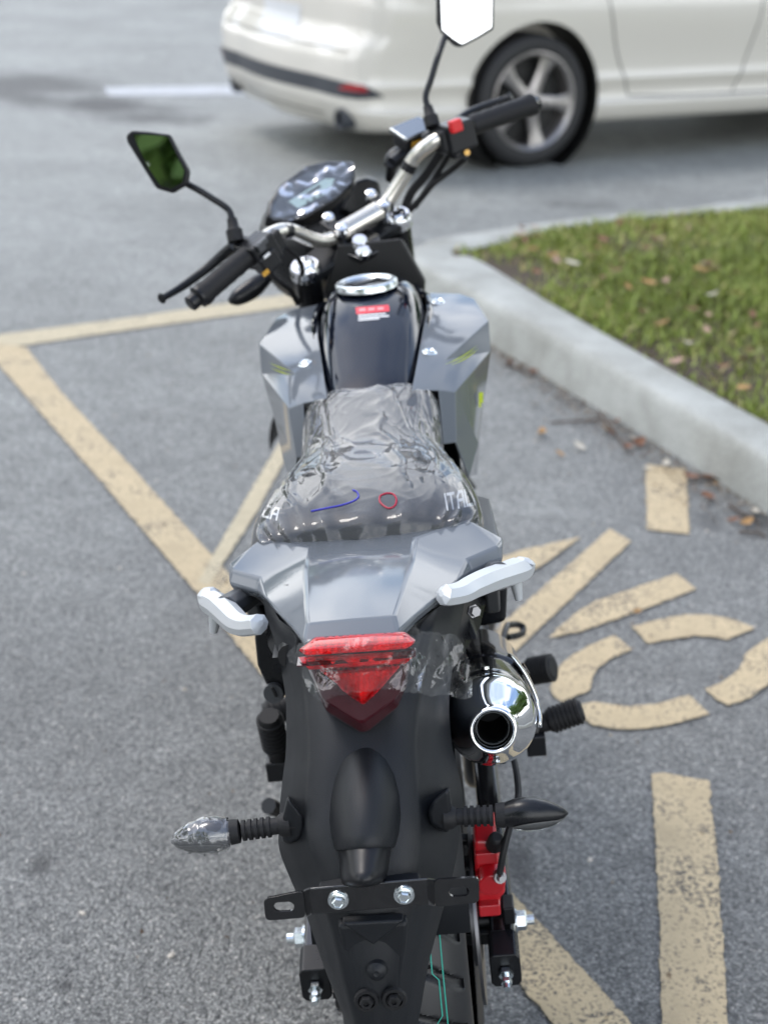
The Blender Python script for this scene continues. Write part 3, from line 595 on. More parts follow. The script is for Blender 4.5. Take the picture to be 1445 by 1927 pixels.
# teal paint lines round the fresh tread
tl = MB()
for x0, amp in ((.0455, 0), (.0375, .004)):
    pts_ = []
    for i in range(241):
        th = 2*math.pi*i/240; x = x0+amp*(1 if (th*19/(2*math.pi)) % 1 < .5 else -1)*.8; a = math.asin(x/.0715); rr = .31-.062+.062*math.cos(a)+.0004
        pts_.append((x, rr, th))
    rows = [[V3(x+s*.0007, (rr-s*.0004)*math.sin(th), (rr-s*.0004)*math.cos(th)) for x, rr, th in pts_] for s in (-1, 1)]
    tl.grid(rows)
tl.build('tread_line', TEAL, RW, smooth=False)
db = MB(); db.lathe([(0, .06), (0, .112), (.004, .112), (.004, .06), (0, .06)], (.078, 0, 0), (1,0,0), 64); db.lathe([(0,.0),(0,.066),(.006,.066),(.006,0)], (.072,0,0), (1,0,0), 24)
db.build('brake_disc', STEEL, RW)
spk = MB(); prof_ = []
for i in range(45*4):
    a = 2*math.pi*i/180; r = .098+(.006 if (i % 4) in (1, 2) else 0); prof_.append(V3(-.088, r*math.sin(a), r*math.cos(a)))
spk.prism(prof_, (.007, 0, 0)); spk.build('sprocket', ZNC, RW, smooth=False)

# --- swing arm, axle, chain adjusters
for sgn in (-1, 1):
    mb = MB(); x = .115*sgn
    sec = lambda w, h, c: [c+V3(w*a, 0, h*b) for a, b in ((-1,-.75), (-.75,-1), (.75,-1), (1,-.75), (1,.75), (.75,1), (-.75,1), (-1,.75))]
    mb.loft([sec(.0145, .034, V3(x*.9, .52, .36)), sec(.0165, .032, V3(x*.95, .25, .335)), sec(.0155, .026, V3(x, .02, .297)), sec(.0155, .022, V3(x, -.05, .289))])
    arm = mb.build('swing_arm', BLKM, BK, bevel=.002)
    MB().box(V3(x, .22, .372), (.006, .46, .004), [V3(1,0,0), norm(V3(0,1,.14)), norm(V3(0,-.14,1))]).build('weld_rib', BLKM, arm)
    eb = MB().loft([sec(.0185, .024, V3(x, -.045, .29)), sec(.0185, .023, V3(x, -.085, .2825))])
    eb.build('adjuster_block', BLKS, arm, bevel=.002)
    ab = MB().tube([V3(x, -.08, .283), V3(x, -.112, .277)], .0042, 10); ab.lathe([(0,0),(0,.009),(.007,.009),(.007,0)], V3(x, -.086, .282), (0,-1,-.15), 6); ab.lathe([(0,0),(0,.0068),(.006,.0068),(.006,0)], V3(x, -.098, .279), (0,-1,-.15), 6)
    ab.build('adjuster_bolt', ZNC, arm, smooth=False)
    nb = MB(); xs = .131*sgn; nb.lathe([(0,0),(0,.0155),(.003,.0155),(.003,0)], V3(xs, 0, .292), (sgn,0,0), 24); nb.lathe([(.003,0),(.003,.0125),(.013,.0125),(.015,.010),(.015,0)], V3(xs, 0, .292), (sgn,0,0), 6); nb.tube([V3(xs, 0, .292), V3(xs+.024*sgn, 0, .292)], .0065, 12)
    nb.build('axle_nut', ZNC, BK, smooth=False)
MB().tube([V3(-.12, 0, .296), V3(.12, 0, .296)], .012).build('axle', BLKS, BK)
ch = MB()
def chain_pt(s):
    r1, r2, y2, z2 = .101, .04, .56, .37; return None
top = [V3(-.085, .0-.0, .31+.101), V3(-.085, .28, .31+.088), V3(-.085, .56, .41)]; bot = [V3(-.085, 0, .31-.101), V3(-.085, .3, .255), V3(-.085, .56, .33)]
arc = [V3(-.085, -.101*math.sin(a), .31+.101*math.cos(a)) for a in np.linspace(.05, math.pi-.05, 14)]
path = cr(top[::-1], 14)+cr(arc, 2)+cr(bot, 14)
for i in range(len(path)-1):
    a, b = path[i], path[i+1]; m_ = (a+b)/2; d = norm(b-a); ch.box(m_, (.012 if i % 2 else .017, np.linalg.norm(b-a)*1.05, .0125), [V3(1,0,0), d, np.cross(V3(1,0,0), d)])
ch.build('chain', BLKS, BK, smooth=False)

# --- rear brake caliper with hose
cl = MB()
def pq(px, py, Y=-.01): return B(px, py, Y)
Rz = [V3(1,0,0), V3(0,1,0), V3(0,0,1)]
outl = [(893,1584),(935,1584),(940,1640),(949,1650),(951,1684),(942,1692),(942,1727),(901,1729),(899,1700),(893,1640)]
cl.prism([B(x, y, -.05) for x, y in outl], (0, .05, .012))
cal = cl.build('brake_caliper', REDP, BK, bevel=.004, seg=3)
c2 = MB(); 
c2.lathe([(0,0),(0,.016),(.012,.018),(.03,.018),(.03,0)], B(925, 1668, -.066), (0,1,.2), 20)
c2.box(B(915, 1612, -.052), (.026, .012, .016), Rz); c2.box(B(921, 1708, -.054), (.026, .016, .016), Rz); c2.box(B(910, 1650, -.052), (.02, .01, .012), Rz)
c2.build('piston_housing', REDP, cal, bevel=.002)
c3 = MB(); c3.lathe([(0,0),(0,.0075),(.010,.0075),(.010,0)], B(937, 1648, -.062), (0.3,-1,.3), 12); c3.lathe([(.010,0),(.010,.005),(.018,.004),(.018,0)], B(937, 1648, -.062), (.3,-1,.3), 12)
c3.build('banjo_bolt', STEEL, cal)
c4 = MB(); c4.lathe([(0,0),(0,.011),(.02,.009),(.024,.006),(.024,0)], B(930, 1592, -.05), (0.2,-.6,1), 14); c4.build('slide_pin_boot', RUB, cal, bevel=.002)
MB().box(B(957, 1712, -.03), (.014, .03, .024), Rz).build('slide_pin', BLKS, cal, bevel=.002)
hz = MB().tube(cr([B(940, 1645, -.075), B(948, 1600, -.07), B(962, 1545, -.05), B(975, 1500, .0), B(970, 1445, .06), B(958, 1405, .12), B(930, 1340, .25)], 6), .0042, 8); hz.build('brake_hose', RUB, BK)
cb = MB().prism([B(x, y, .0) for x, y in ((862,1580),(896,1584),(900,1730),(905,1770),(885,1770),(862,1700))], (0, .012, .003)); cb.box(B(915, 1745, -.0), (.05, .05, .018), Rz); cb.build('caliper_bracket', BLKS, BK, bevel=.002)
bb = MB()
for x, y in ((873, 1598), (877, 1640)): bb.lathe([(0,0),(0,.0075),(.006,.0075),(.006,0)], B(x, y, -.002), (0,-1,.2), 6)
bb.build('bracket_bolt', BLKM, BK, smooth=False)

# --- rear fender (long matte tail)
rowsF = [ # py, left edge, left crease, right crease, right edge, Y centre, edge set-in
 (1095, 497, 540, 828, 873, -.090, .05), (1150, 506, 548, 822, 868, -.14, .05), (1205, 524, 560, 810, 857, -.195, .05), (1290, 541, 574, 795, 843, -.235, .045), (1345, 544, 580, 785, 840, -.262, .045), (1410, 543, 583, 780, 845, -.290, .048), (1460, 537, 580, 783, 856, -.310, .05),
 (1510, 532, 579, 786, 866, -.328, .052), (1550, 530, 578, 788, 863, -.342, .054), (1590, 531, 586, 787, 858, -.355, .054), (1640, 549, 606, 783, 850, -.370, .052), (1690, 571, 612, 776, 836, -.382, .05), (1720, 583, 620, 771, 828, -.388, .048), (1770, 600, 633, 760, 814, -.396, .044), (1820, 617, 644, 750, 801, -.403, .04), (1870, 636, 656, 743, 792, -.408, .036), (1916, 654, 668, 736, 784, -.411, .032), (1960, 668, 680, 727, 772, -.412, .03), (1975, 690, 696, 716, 750, -.410, .028)]
F = MB(); rr_ = []
for py, a, b, c, d, Y, e in rowsF:
    k = .006 if py > 1420 else .008
    # shift row by the lean so that rows stay level across the machine
    t = lambda x: py-(x-680)*.055
    r = [B(a+4, t(a), Y+e+.055), B(a, t(a), Y+e), B((a+b)/2, t((a+b)/2), Y+e*.5), B(b-1, t(b), Y+.006), B(b+5, t(b), Y-.003)]
    for q in (.25, .5, .75): r.append(B(b+6+(c-b-12)*q, t(b+(c-b)*q), Y-.002-k*math.sin(math.pi*q)))
    r += [B(c-5, t(c), Y-.003), B(c+1, t(c), Y+.006), B((c+d)/2, t((c+d)/2), Y+e*.5), B(d, t(d), Y+e), B(d-4, t(d), Y+e+.055)]
    rr_.append(r)
cols = list(zip(*rr_)); cols = [cr(c, 4) for c in cols]
F.grid(cols); FEN = F.build('rear_fender', BLKP, BK, angle=180, solid=.003, offset=1)
tag(FEN, 'long matte black rear fender')
# plate lamp hump
pw_ = lambda py: float(np.interp(py, [1398, 1480, 1580, 1600], [1.7, 1.4, .85, .7]))
def hump(rows, name, m, parent, nn=14, cap=True):
    mb = MB(); rings = []
    for py, hw, Y, out, xc in rows:
        ring = []
        for k in range(nn+1):
            a = math.pi*k/nn; xx = xc-hw*math.cos(a)*(1 if abs(math.cos(a)) < 1 else 1); ring.append(B(xx, py-(xx-680)*.055, Y-out*math.sin(a)**pw_(py)))
        rings.append(ring)
    mb.grid(rings)
    if cap: mb.add(rings[-1], [tuple(range(nn+1))])
    return mb.build(name, m, parent, angle=50)
hump([(1398,8,-.288,.004,684),(1408,34,-.288,.014,685),(1430,52,-.295,.026,685),(1462,62,-.308,.037,686),(1500,68,-.322,.046,687),(1540,69,-.336,.05,687),(1572,65,-.346,.052,687),(1590,60,-.352,.052,687),(1598,57,-.354,.050,687),(1599,50,-.354,.042,687)], 'plate_lamp_hood', BLKP, FEN)
hump([(1585,47,-.350,.046,687),(1600,51,-.356,.050,687),(1620,48,-.362,.054,686),(1640,46,-.370,.060,685),(1655,43,-.375,.062,684),(1664,37,-.378,.060,684),(1669,26,-.38,.054,684),(1671,10,-.38,.046,684)], 'plate_lamp', BLKS, FEN)
# indicator pods on the fender sides
for sgn, pts_ in ((-1, [(541,1496),(572,1535),(574,1560),(566,1580),(545,1591),(530,1588),(529,1545)]), (1, [(846,1478),(812,1508),(803,1530),(808,1552),(830,1566),(848,1569),(851,1520)])):
    mb = MB(); c = np.mean([B(x, y, -.335) for x, y in pts_], 0)
    base = [B(x, y, -.285) for x, y in pts_]; top_ = [c+(B(x, y, -.338)-c)*.93 for x, y in pts_]
    mb.prism(base, (0,0,0)) if False else mb.loft([base, top_]); mb.build('indicator_mount', BLKP, FEN, bevel=.006, seg=3)
# lower plateau, studs
MB().prism([B(x, y, -.392) for x, y in ((634,1722),(768,1716),(765,1760),(752,1840),(735,1905),(690,1912),(668,1850))], (0, -.014, -.003)).build('flap_panel', BLKP, FEN, bevel=.005, seg=3)
MB().prism([B(x, y, -.40) for x, y in ((642,1722),(762,1716),(703,1764))], (0, -.012, -.002)).build('flap_gusset', BLKP, FEN, bevel=.003)
MB().lathe([(0,.011),(.006,.0095),(.009,.006),(.010,.003),(.009,0)], B(709, 1824, -.412), (0,-1,.15), 18).build('flap_stud', BLKP, FEN)
for x, y in ((690,1882),(742,1879)):
    mb = MB().lathe([(0,.0125),(.004,.0115),(.004,.0085),(.0,.008)], B(x, y, -.419), (0,-1,.1), 18); mb.lathe([(0,.007),(.007,.007),(.0085,.006),(.0085,.003),(.006,.003),(.006,0)], B(x, y, -.419), (0,-1,.1), 6); mb.build('flap_bolt', RUB, FEN)
# shield-shaped black base of the bracket
MB().prism([B(x, y, -.378) for x, y in ((600,1658),(655,1648),(720,1645),(790,1640),(793,1668),(605,1680))], (0, -.016, 0)).build('bracket_base', BLKP, FEN, bevel=.003)

# --- number plate bracket
BRK = empty('plate_bracket'); BRK.parent = BK
def slab(pts_, d, name, bevel=.002, hole=None, m=BLKM, parent=BRK):
    if hole is None: return MB().prism(pts_, d).build(name, m, parent, bevel=bevel, seg=3)
    outer_, inner_ = pts_, hole; n = len(outer_); mb = MB(); d = V3(*d)
    A, Bq = outer_, inner_; vs = A+Bq+[p+d for p in A]+[p+d for p in Bq]; f = []
    for i in range(n):
        j = (i+1) % n
        f += [(i, j, n+j, n+i), (2*n+i, 3*n+i, 3*n+j, 2*n+j), (i, 2*n+i, 2*n+j, j), (n+i, n+j, 3*n+j, 3*n+i)]
    mb.add(vs, f); return mb.build(name, m, parent, bevel=.0012, seg=2)
def rrect(c00, c10, c11, c01, rad, n=6, ip=None):
    # rounded quadrilateral sampled to 4*n points
    P = [np.asarray(p) for p in (c00, c10, c11, c01)]; out = []
    for i in range(4):
        p, a, b = P[i], P[i-1], P[(i+1) % 4]; a = p+norm(a-p)*rad; b = p+norm(b-p)*rad
        for k in range(n):
            t = k/(n-1); out.append((1-t)**2*a+2*t*(1-t)*p+t*t*b)
    return out
z6 = lambda x, y: (300+x*.5675, 1380+y*.5675)
YB = -.408
mid = [B(*z6(x, y), YB) for x, y in ((497,517),(889,484),(890,572),(505,604))]
slab(mid, (0, .003, 0), 'bracket_bar')
sl_c = B(*z6(413, 577), YB+.012); sr_c = B(*z6(993, 527), YB+.012)
def slot(c, hl, hh, n=24):
    out = []
    ax = norm(V3(1, 0, -.03))
    for k in range(n):
        a = 2*math.pi*k/n+math.pi*1.25; out.append(c+ax*(math.copysign(max(0, hl-hh), math.cos(a))+hh*math.cos(a))+V3(0, 0, 1)*hh*math.sin(a))
    return out
def ear(corners, c, name):
    P = [B(*z6(*q), YB+.012) for q in corners]; o_ = rrect(*P, .006); h_ = slot(c, .0098, .0055)
    # align start of both loops: both start at lower-left and run the same way round
    i0 = min(range(24), key=lambda i: np.linalg.norm(norm(h_[i]-c)-norm(o_[0]-c))); h_ = h_[i0:]+h_[:i0]
    if np.linalg.norm(h_[6]-o_[6]) > np.linalg.norm(h_[-6]-o_[6]): h_ = [h_[0]]+h_[:0:-1]
    slab(o_, (0, .003, 0), name, hole=h_)
ear(((352,624),(486,613),(478,524),(344,551)), sl_c, 'bracket_ear')
ear(((914,578),(1061,562),(1059,479),(911,488)), sr_c, 'bracket_ear')
for pts_ in (((478,524,.012),(498,516,0),(505,604,0),(486,613,.012)), ((889,484,0),(912,488,.012),(914,578,.012),(890,572,0))):
    slab([B(*z6(x, y), YB+o_) for x, y, o_ in pts_], (0, .003, 0), 'bracket_step', bevel=.001)
for x, y in ((593,552),(811,535)):
    c = B(*z6(x, y), YB); d = V3(.02, -1, .05); bt = MB()
    bt.lathe([(0,0),(0,.0098),(.0012,.0102),(.0022,.0098),(.0022,.006),(.003,.0088),(.0036,.0085),(.0042,.0065)], c, d, 32)
    bt.lathe([(.0022,0),(.0022,.0062),(.0075,.0062),(.0088,.0052),(.0088,.0046),(.0076,.004),(.0076,0)], c, d, 6, up=(random.random(), .2, random.random()))
    bt.build('bolt', ZNC, BRK, smooth=False)

# --- indicators at the rear
def indicator(tipx, tipy, rootx, rooty, name_label, sgn, film=False):
    r = empty('rear_indicator'); r.parent = BK
    tip, root = B(tipx, tipy, -.335), B(rootx, rooty, -.33); d = norm(tip-root); Lh = np.linalg.norm(tip-root)
    up_ = norm(V3(0, -.42, .9)-d*(d@V3(0, -.42, .9))); bk_ = np.cross(d, up_); bk_ = bk_ if bk_[1] < 0 else -bk_
    stem = MB().tube([root-d*.012, root+d*.042], .0085, 16); stem.lathe([(0,.0125),(.008,.012),(.012,.0095),(.013,0)], root-d*.006, d, 18)
    for k in range(5): stem.lathe([(0,.0083),(.0002,.0104),(.0036,.0104),(.0038,.0083)], root+d*(.0135+k*.0062), d, 18)
    stem.lathe([(0,.0085),(.001,.0118),(.008,.0125),(.010,.0125),(.010,0)], root+d*.044, d, 18)
    stem.build('stem', RUB, r)
    def sec(t, hu, hb, dn=1., mid=0.):
        c = root+d*(.046+(Lh-.046)*t)+up_*mid; n = 20; out = []
        for k in range(n):
            a = 2*math.pi*k/n; cu, cb = math.sin(a), math.cos(a)
            out.append(c+up_*hu*(cu if cu > 0 else cu*dn)*1+bk_*hb*cb)
        return out
    prof_ = [(0,.0105,.0115,0),(.12,.0125,.014,0),(.25,.0155,.0165,.001),(.4,.0175,.018,.001),(.55,.0172,.0172,.0),(.7,.0145,.0145,-.0005),(.85,.0095,.010,-.001),(.94,.0055,.006,-.001),(1.0,.001,.001,-.001)]
    body = MB().loft([sec(t, hu, hb*.9, .55, m_) for t, hu, hb, m_ in prof_]); body.build('indicator_body', BLKS if not film else mat('smoked_body', (.05, .05, .055), .12, coat=1), r, angle=60)
    # lens on the rear lower side: patch offset from the body
    rows = []
    for t in np.linspace(.22, .98, 16):
        hu = np.interp(t, [p[0] for p in prof_], [p[1] for p in prof_]); hb = np.interp(t, [p[0] for p in prof_], [p[2] for p in prof_]); m_ = np.interp(t, [p[0] for p in prof_], [p[3] for p in prof_])
        c = root+d*(.046+(Lh-.046)*t)+up_*m_; wv = math.sin(math.pi*(t-.2)/.8)**.5 if t < .98 else .25; row = []
        for q in np.linspace(.55, -1.15, 9):
            a = q if True else 0; cu, cb = math.sin(a*wv-.1), math.cos(a*wv-.1); row.append(c+up_*hu*1.05*(cu if cu > 0 else cu*.58)+bk_*hb*.97*cb)
        rows.append(row)
    rf = MB().grid(rows); rf.build('reflector', REFL_G, r)
    lens = MB().grid([[p+bk_*.0012-up_*.0006 for p in row] for row in rows]); lens.build('lens', CLR, r)
    return r, root, d, up_, bk_, Lh, prof_
IL = indicator(322, 1582, 535, 1553, '', -1, True); IR = indicator(1069, 1530, 847, 1538, '', 1)

# --- tail lamp
TLG = empty('tail_light'); TLG.parent = BK
z3 = lambda x, y: (480+x*.3045, 1160+y*.3045)
def TP(x, y, Y): return B(*z3(x, y), Y)
vY = lambda y: -.292-.012*max(0, (y-100))/600
# maroon shield housing
hs_out = [(330,330),(400,515),(440,590),(655,720),(700,712),(885,560),(940,420),(965,260)]
hs_in = [(345,320),(415,505),(440,520),(640,655),(675,655),(860,515),(915,430),(950,250)]
m_ = MB(); ri = [TP(x, y, -.305) for x, y in hs_in]; ro = [TP(x, y, -.292) for x, y in hs_out]; rb_ = [TP(x, y, -.245) for x, y in hs_out]
m_.loft([rb_, ro, ri], closed=False, caps=False); m_.add(ri, [tuple(range(len(ri)))]); m_.build('lamp_housing', MAROON, TLG, bevel=.003, seg=3)
def lens_rows(rows, off, name, m, parent, bulge=.01):
    rws = []
    for (xl, xr, y, slope, Y) in rows:
        r = []
        for k in range(41):
            t = k/40; x = xl+(xr-xl)*t; ys_ = 168+(y-168)*(1-.6*max(0, (abs(2*t-1)-.82)/.18)**2) if y < 226 else y; r.append(TP(x, ys_-slope*(t-.5)*(xr-xl), Y+off-bulge*math.sin(math.pi*t)**.7))
        rws.append(r)
    return MB().grid(rws).build(name, m, parent)
upper = [(325,970,112,.06,-.272),(300,985,140,.065,-.300),(275,992,185,.07,-.311),(268,990,222,.07,-.312)]
mid_ = [(270,995,232,.055,-.305),(285,990,262,.055,-.314),(330,930,312,.06,-.314)]
low = [(385,915,308,.08,-.306),(440,880,350,.08,-.316),(500,830,400,.08,-.318),(535,790,445,.08,-.319),(600,730,500,.06,-.319),(655,680,542,.02,-.315)]
for nm, rw in (('upper', upper), ('mid', mid_), ('low', low)): 
    lens_rows(rw, 0, 'lens', REDL, TLG)
def fluted(rows, off, freq, parent):
    rws = []
    ys = np.linspace(0, len(rows)-1, 24)
    for q in ys:
        i = min(int(q), len(rows)-2); u = q-i; a, b = rows[i], rows[i+1]; xl, xr, y, s, Y = [a[k]+(b[k]-a[k])*u for k in range(5)]; r = []
        for k in range(97):
            t = k/96; x = xl+(xr-xl)*t; tri = abs((x/freq) % 1-.5)*2; tri2 = abs((q*2.2) % 1-.5)*2
            ys_ = 168+(y-168)*(1-.7*max(0, (abs(2*t-1)-.82)/.18)**2) if y < 226 else y; x = (xl+xr)/2+(x-(xl+xr)/2)*.985; r.append(TP(x, ys_-s*(t-.5)*(xr-xl), Y+off-.008*math.sin(math.pi*t)**.7-.005*tri-.003*tri2+.006*noise.noise((x*.012, y*.02, 3))))
        rws.append(r)
    return MB().grid(rws).build('reflector', REFL, parent, angle=15)
fluted(upper, .010, 46, TLG); fluted(mid_, .010, 120, TLG); fluted(low, .009, 34, TLG)
MB().prism([TP(x, y, -.30) for x, y in ((266,252),(400,243),(630,226),(800,212),(992,195),(992,201),(800,219),(630,233),(400,251),(266,259))], (0,-.018,0)).build('lens_divider', MAROON, TLG)

# --- tail cowl
def cowl():
    H = dict(A0=(0,.03,.812), A1=(.061,.005,.8165), A1b=(.0565,-.12,.836), B1=(.0435,-.25,.8445), B0=(0,-.256,.8475), C1=(.0465,-.275,.836), C0=(0,-.284,.837), A0b=(0,-.12,.8395),
             D=(.121,.04,.818), E=(.160,.03,.796), F_=(.157,-.004,.786), G_=(.121,-.045,.7915), Hh=(.108,-.085,.801), I=(.088,-.15,.814), J=(.066,-.215,.826), K=(.101,-.035,.810), Df=(.12,.10,.79), A0f=(0,.10,.785), Ef=(.158,.10,.768), E2=(.152,.0,.800), G2=(.116,-.036,.8015))
    H.update(dict(A1=(.0605,.010,.8165), A1a=(.0585,-.08,.8285), A1b=(.0515,-.17,.8385), A0a=(0,-.08,.833), A0b=(0,-.17,.8425), D=(.121,.05,.816), G2=(.117,-.034,.8025), Hh=(.1055,-.088,.8015), I=(.087,-.15,.8145), J=(.0655,-.215,.827)))
    names = list(H); v = [V3(*H[k]) for k in names]; idx = {k: i for i, k in enumerate(names)}
    F = [('A0','A0a','A1a','A1'), ('A0a','A0b','A1b','A1a'), ('A0b','B0','B1','A1b'), ('B0','C0','C1','B1'), ('A1','A1a','Hh','G2'), ('A1a','A1b','I','Hh'), ('A1b','B1','J','I'), ('B1','C1','J'), ('A1','G2','D'), ('Hh','G_','G2'), ('D','G2','E2'), ('D','E2','E'), ('E2','F_','E'), ('G2','G_','F_','E2'),
         ('A0f','A0','A1','D','Df'), ('Df','D','E','Ef')]
    f = [tuple(idx[k] for k in q) for q in F]; n = len(v)
    vm = mir(v); mb = MB(); mb.add(v, f); mb.add(vm, [q[::-1] for q in f])
    # outer skirt turned down
    sk = ['C0', 'C1', 'J', 'I', 'Hh', 'G_', 'F_', 'E', 'Ef']; dn = {'C0': (0,.004,-.012), 'C1': (-.001,.006,-.012)}
    for vv, s in ((v, 1), (vm, -1)):
        P = [vv[idx[k]] for k in sk]; Q = [p+V3(*[c*(s if i == 0 else 1) for i, c in enumerate(dn.get(k, (-.004, .004, -.011)))]) for k, p in zip(sk, P)]
        mb.add(P+Q, [(i, i+1, len(sk)+i+1, len(sk)+i) for i in range(len(sk)-1)])
    return mb.build('tail_cowl', GREY, BK, bevel=.0035, seg=4)
tag(cowl(), 'glossy grey tail cowl')
# under-tail shell and side panels
us = MB()
for s in (-1, 1):
    pan = [(.150,.06,.776),(.150,-.0,.780),(.118,-.05,.783),(.10,-.09,.79),(.088,-.14,.80),(.06,-.2,.81),(.075,-.2,.76),(.09,-.10,.70),(.125,.0,.70),(.14,.1,.71),(.15,.12,.76)]
    us.prism([V3(x*s, y, z) for x, y, z in pan], (-.012*s, 0, -.002))
us.build('under_tail', BLKS, BK, bevel=.003)
for s in (-1, 1):
    sp_ = MB().loft([[V3(s*x*k, y, z) for x, y, z in ((.152,.015,.786),(.156,.10,.772),(.15,.3,.74),(.13,.42,.70),(.12,.36,.60),(.135,.2,.62),(.15,.08,.68),(.150,.03,.74))] for k in (1, .88)]); sp_.build('side_cover', DGREY, BK, bevel=.004)
sb_ = MB().prism([B(x, y, .03) for x, y in ((478,1197),(488,1184),(508,1184),(545,1188),(560,1330),(535,1310),(512,1312),(500,1290),(484,1255))], (0, .05, .0)); sb_.build('side_case', BLKS, BK, bevel=.006, seg=3)
lk = MB(); lk.lathe([(0,0),(0,.013),(.006,.012),(.006,0)], B(516, 1303, .028), (-.1,-1,.15), 24); lk.build('helmet_lock', DGREY, BK)
MB().box(B(516, 1303, .0185), (.003, .002, .013), [norm(V3(1,0,.3)), V3(0,1,0), norm(V3(-.3,0,1))]).build('keyhole', DARKH, BK)
fr_ = MB()
for s in (-1, 1):
    fr_.tube(cr([V3(.075*s, -.18, .775), V3(.09*s, .05, .74), V3(.10*s, .3, .70), V3(.11*s, .5, .62)], 6), .013); fr_.tube([V3(.075*s, -.1, .76), V3(.105*s, .36, .42)], .011)
    fr_.tube(cr([V3(.10*s, .5, .62), V3(.085*s, .75, .82), V3(.03*s, .98, .93)], 6), .016); fr_.tube(cr([V3(.03*s, .98, .88), V3(.06*s, .88, .45), V3(.08*s, .75, .24), V3(.09*s, .4, .26), V3(.10*s, .34, .45)], 6), .016)
fr_.box(V3(0, -.02, .76), (.19, .3, .02), Rz); fr_.box(V3(0,.2,.70), (.2,.26,.12), Rz); fr_.build('frame', BLKS, BK)
inner = MB().grid([[V3(x, y, z) for x in np.linspace(-.085, .085, 5)] for y, z in ((.25,.60),(.12,.655),(0,.67),(-.1,.665),(-.18,.62),(-.235,.54),(-.26,.47))]); inner.build('inner_fender', BLKP, BK, solid=.003)

# --- grab handles
for s, pts_ in ((-1, [(392,1106,.0),(396,1128,-.005),(412,1140,-.03),(432,1159,-.085),(446,1172,-.12),(462,1177,-.145),(483,1175,-.165),(491,1173,-.17)]), (1, [(985,1049,.0),(981,1068,-.005),(960,1079,-.03),(918,1093,-.085),(888,1106,-.12),(868,1116,-.145),(842,1121,-.165),(830,1117,-.17)])):
    c = [B(*p) for p in pts_]; cc = cr(c, 4); rings = []; n = len(cc)
    for i, p in enumerate(cc):
        t = i/(n-1); d = norm(cc[min(i+1, n-1)]-cc[max(i-1, 0)]); upv = norm(V3(0, -.25, 1)-d*(d@V3(0, -.25, 1))); sd = np.cross(d, upv)
        hw = np.interp(t, [0, .06, .25, .6, .8, .93, 1], [.006, .0135, .0155, .0135, .013, .012, .004]); hh = np.interp(t, [0, .06, .25, .6, .8, .93, 1], [.004, .0115, .013, .011, .0095, .010, .003])
        rings.append([p+sd*hw*a+upv*hh*b for a, b in ((1,.2), (.62,.95), (-.35,1), (-1,.35), (-.95,-.55), (-.4,-1), (.5,-1), (.95,-.55))])
    gh = MB().loft(rings).build('grab_handle', SILV, BK, bevel=.0025, seg=2, angle=30)
    e = B(404, 1170, -.02) if s < 0 else B(971, 1098, -.02); e2 = B(402, 1190, -.02) if s < 0 else B(976, 1128, -.02)
    MB().tube([e+(e-e2)*.8, e, e2], [.0075, .0068, .0045], 12).build('handle_pin', SILV, gh)
    br = MB().tube([(c[2]+c[3])/2+V3(0,.01,-.004), V3(.135*s, .01, .765), V3(.105*s, .03, .755)], [.017, .015, .013], 10); br.build('handle_bracket', DGREY, BK, bevel=.002)
MB().lathe([(0,0),(0,.008),(.003,.008),(.003,.006),(.009,.006),(.009,0)], B(889, 1150, -.03), (.6,-1,.3), 6).build('frame_bolt', STEEL, BK, smooth=False)

# --- muffler
MA = B(928, 1375, -.225); MD = norm(V3(-.035, .956, -.292))
MUF = empty('muffler'); MUF.parent = BK
mb = MB().lathe([(.074,.0475),(.066,.0483),(.052,.0487),(.046,.0482),(.034,.0425),(.018,.033),(.007,.0272),(.003,.0257),(.0005,.0250),(-.0018,.0236),(-.002,.0222),(-.0005,.0205),(.004,.0192),(.012,.019)], MA, MD, 72); mb.build('end_cone', CHR, MUF, angle=180)
mb = MB().lathe([(.010,.0195),(.03,.019),(.03,.0168),(.012,.0164),(.0105,.0176)], MA, MD, 48); mb.build('baffle_ring', BLKS, MUF)
mb = MB().lathe([(.0115,.0169),(.0108,.0163),(.0118,.0157)], MA, MD, 60); mb.build('baffle_edge', ZNC, MUF)
mb = MB().lathe([(.011,.0165),(.12,.0165),(.12,0)], MA, MD, 32); mb.build('bore', DARKH, MUF)
mb = MB().lathe([(.070,.0470),(.077,.0497),(.085,.0502),(.16,.0502),(.162,.052),(.185,.052),(.187,.0502),(.36,.049),(.40,.035),(.44,.022),(.44,0)], MA, MD, 64); mb.build('muffler_can', BLKM, MUF, angle=40)
a_, b_, _ = frame(MD)
bl = MB().lathe([(0,0),(0,.0045),(.003,.004),(.003,0)], MA+MD*.079+norm(V3(0,.3,1))*.0500, (0,.3,1), 12); bl.build('rivet', CHR, MUF)
# chrome heat guard on the outer side
gd = MB(); pth = []
up_m = norm(V3(0, 0, 1)-MD*MD[2]); rt_m = np.cross(MD, up_m); rt_m = rt_m if rt_m[0] > 0 else -rt_m
for t, a, r in ((.052,-.25,.052),(.065,-.02,.0525),(.09,.22,.053),(.125,.45,.0535),(.16,.66,.0535),(.19,.8,.053),(.21,.86,.051)): pth.append(MA+MD*t+(rt_m*math.cos(a)+up_m*math.sin(a))*r)
pc = cr(pth, 6)
for i, p in enumerate(pc): pass
rows = []
for i, p in enumerate(pc):
    d = norm(pc[min(i+1, len(pc)-1)]-pc[max(0, i-1)]); ax_p = MA+MD*((p-MA)@MD); n_ = norm(p-ax_p); t_ = np.cross(d, n_); wv = .0095*min(1, 1.2*math.sin(math.pi*(i+.8)/(len(pc)+.6))**.5)
    rows.append([p+t_*wv*q+n_*.0028*(1-q*q) for q in (-1, -.6, 0, .6, 1)])
gd.grid(rows); gd.build('heat_guard', CHR, MUF, solid=.002)
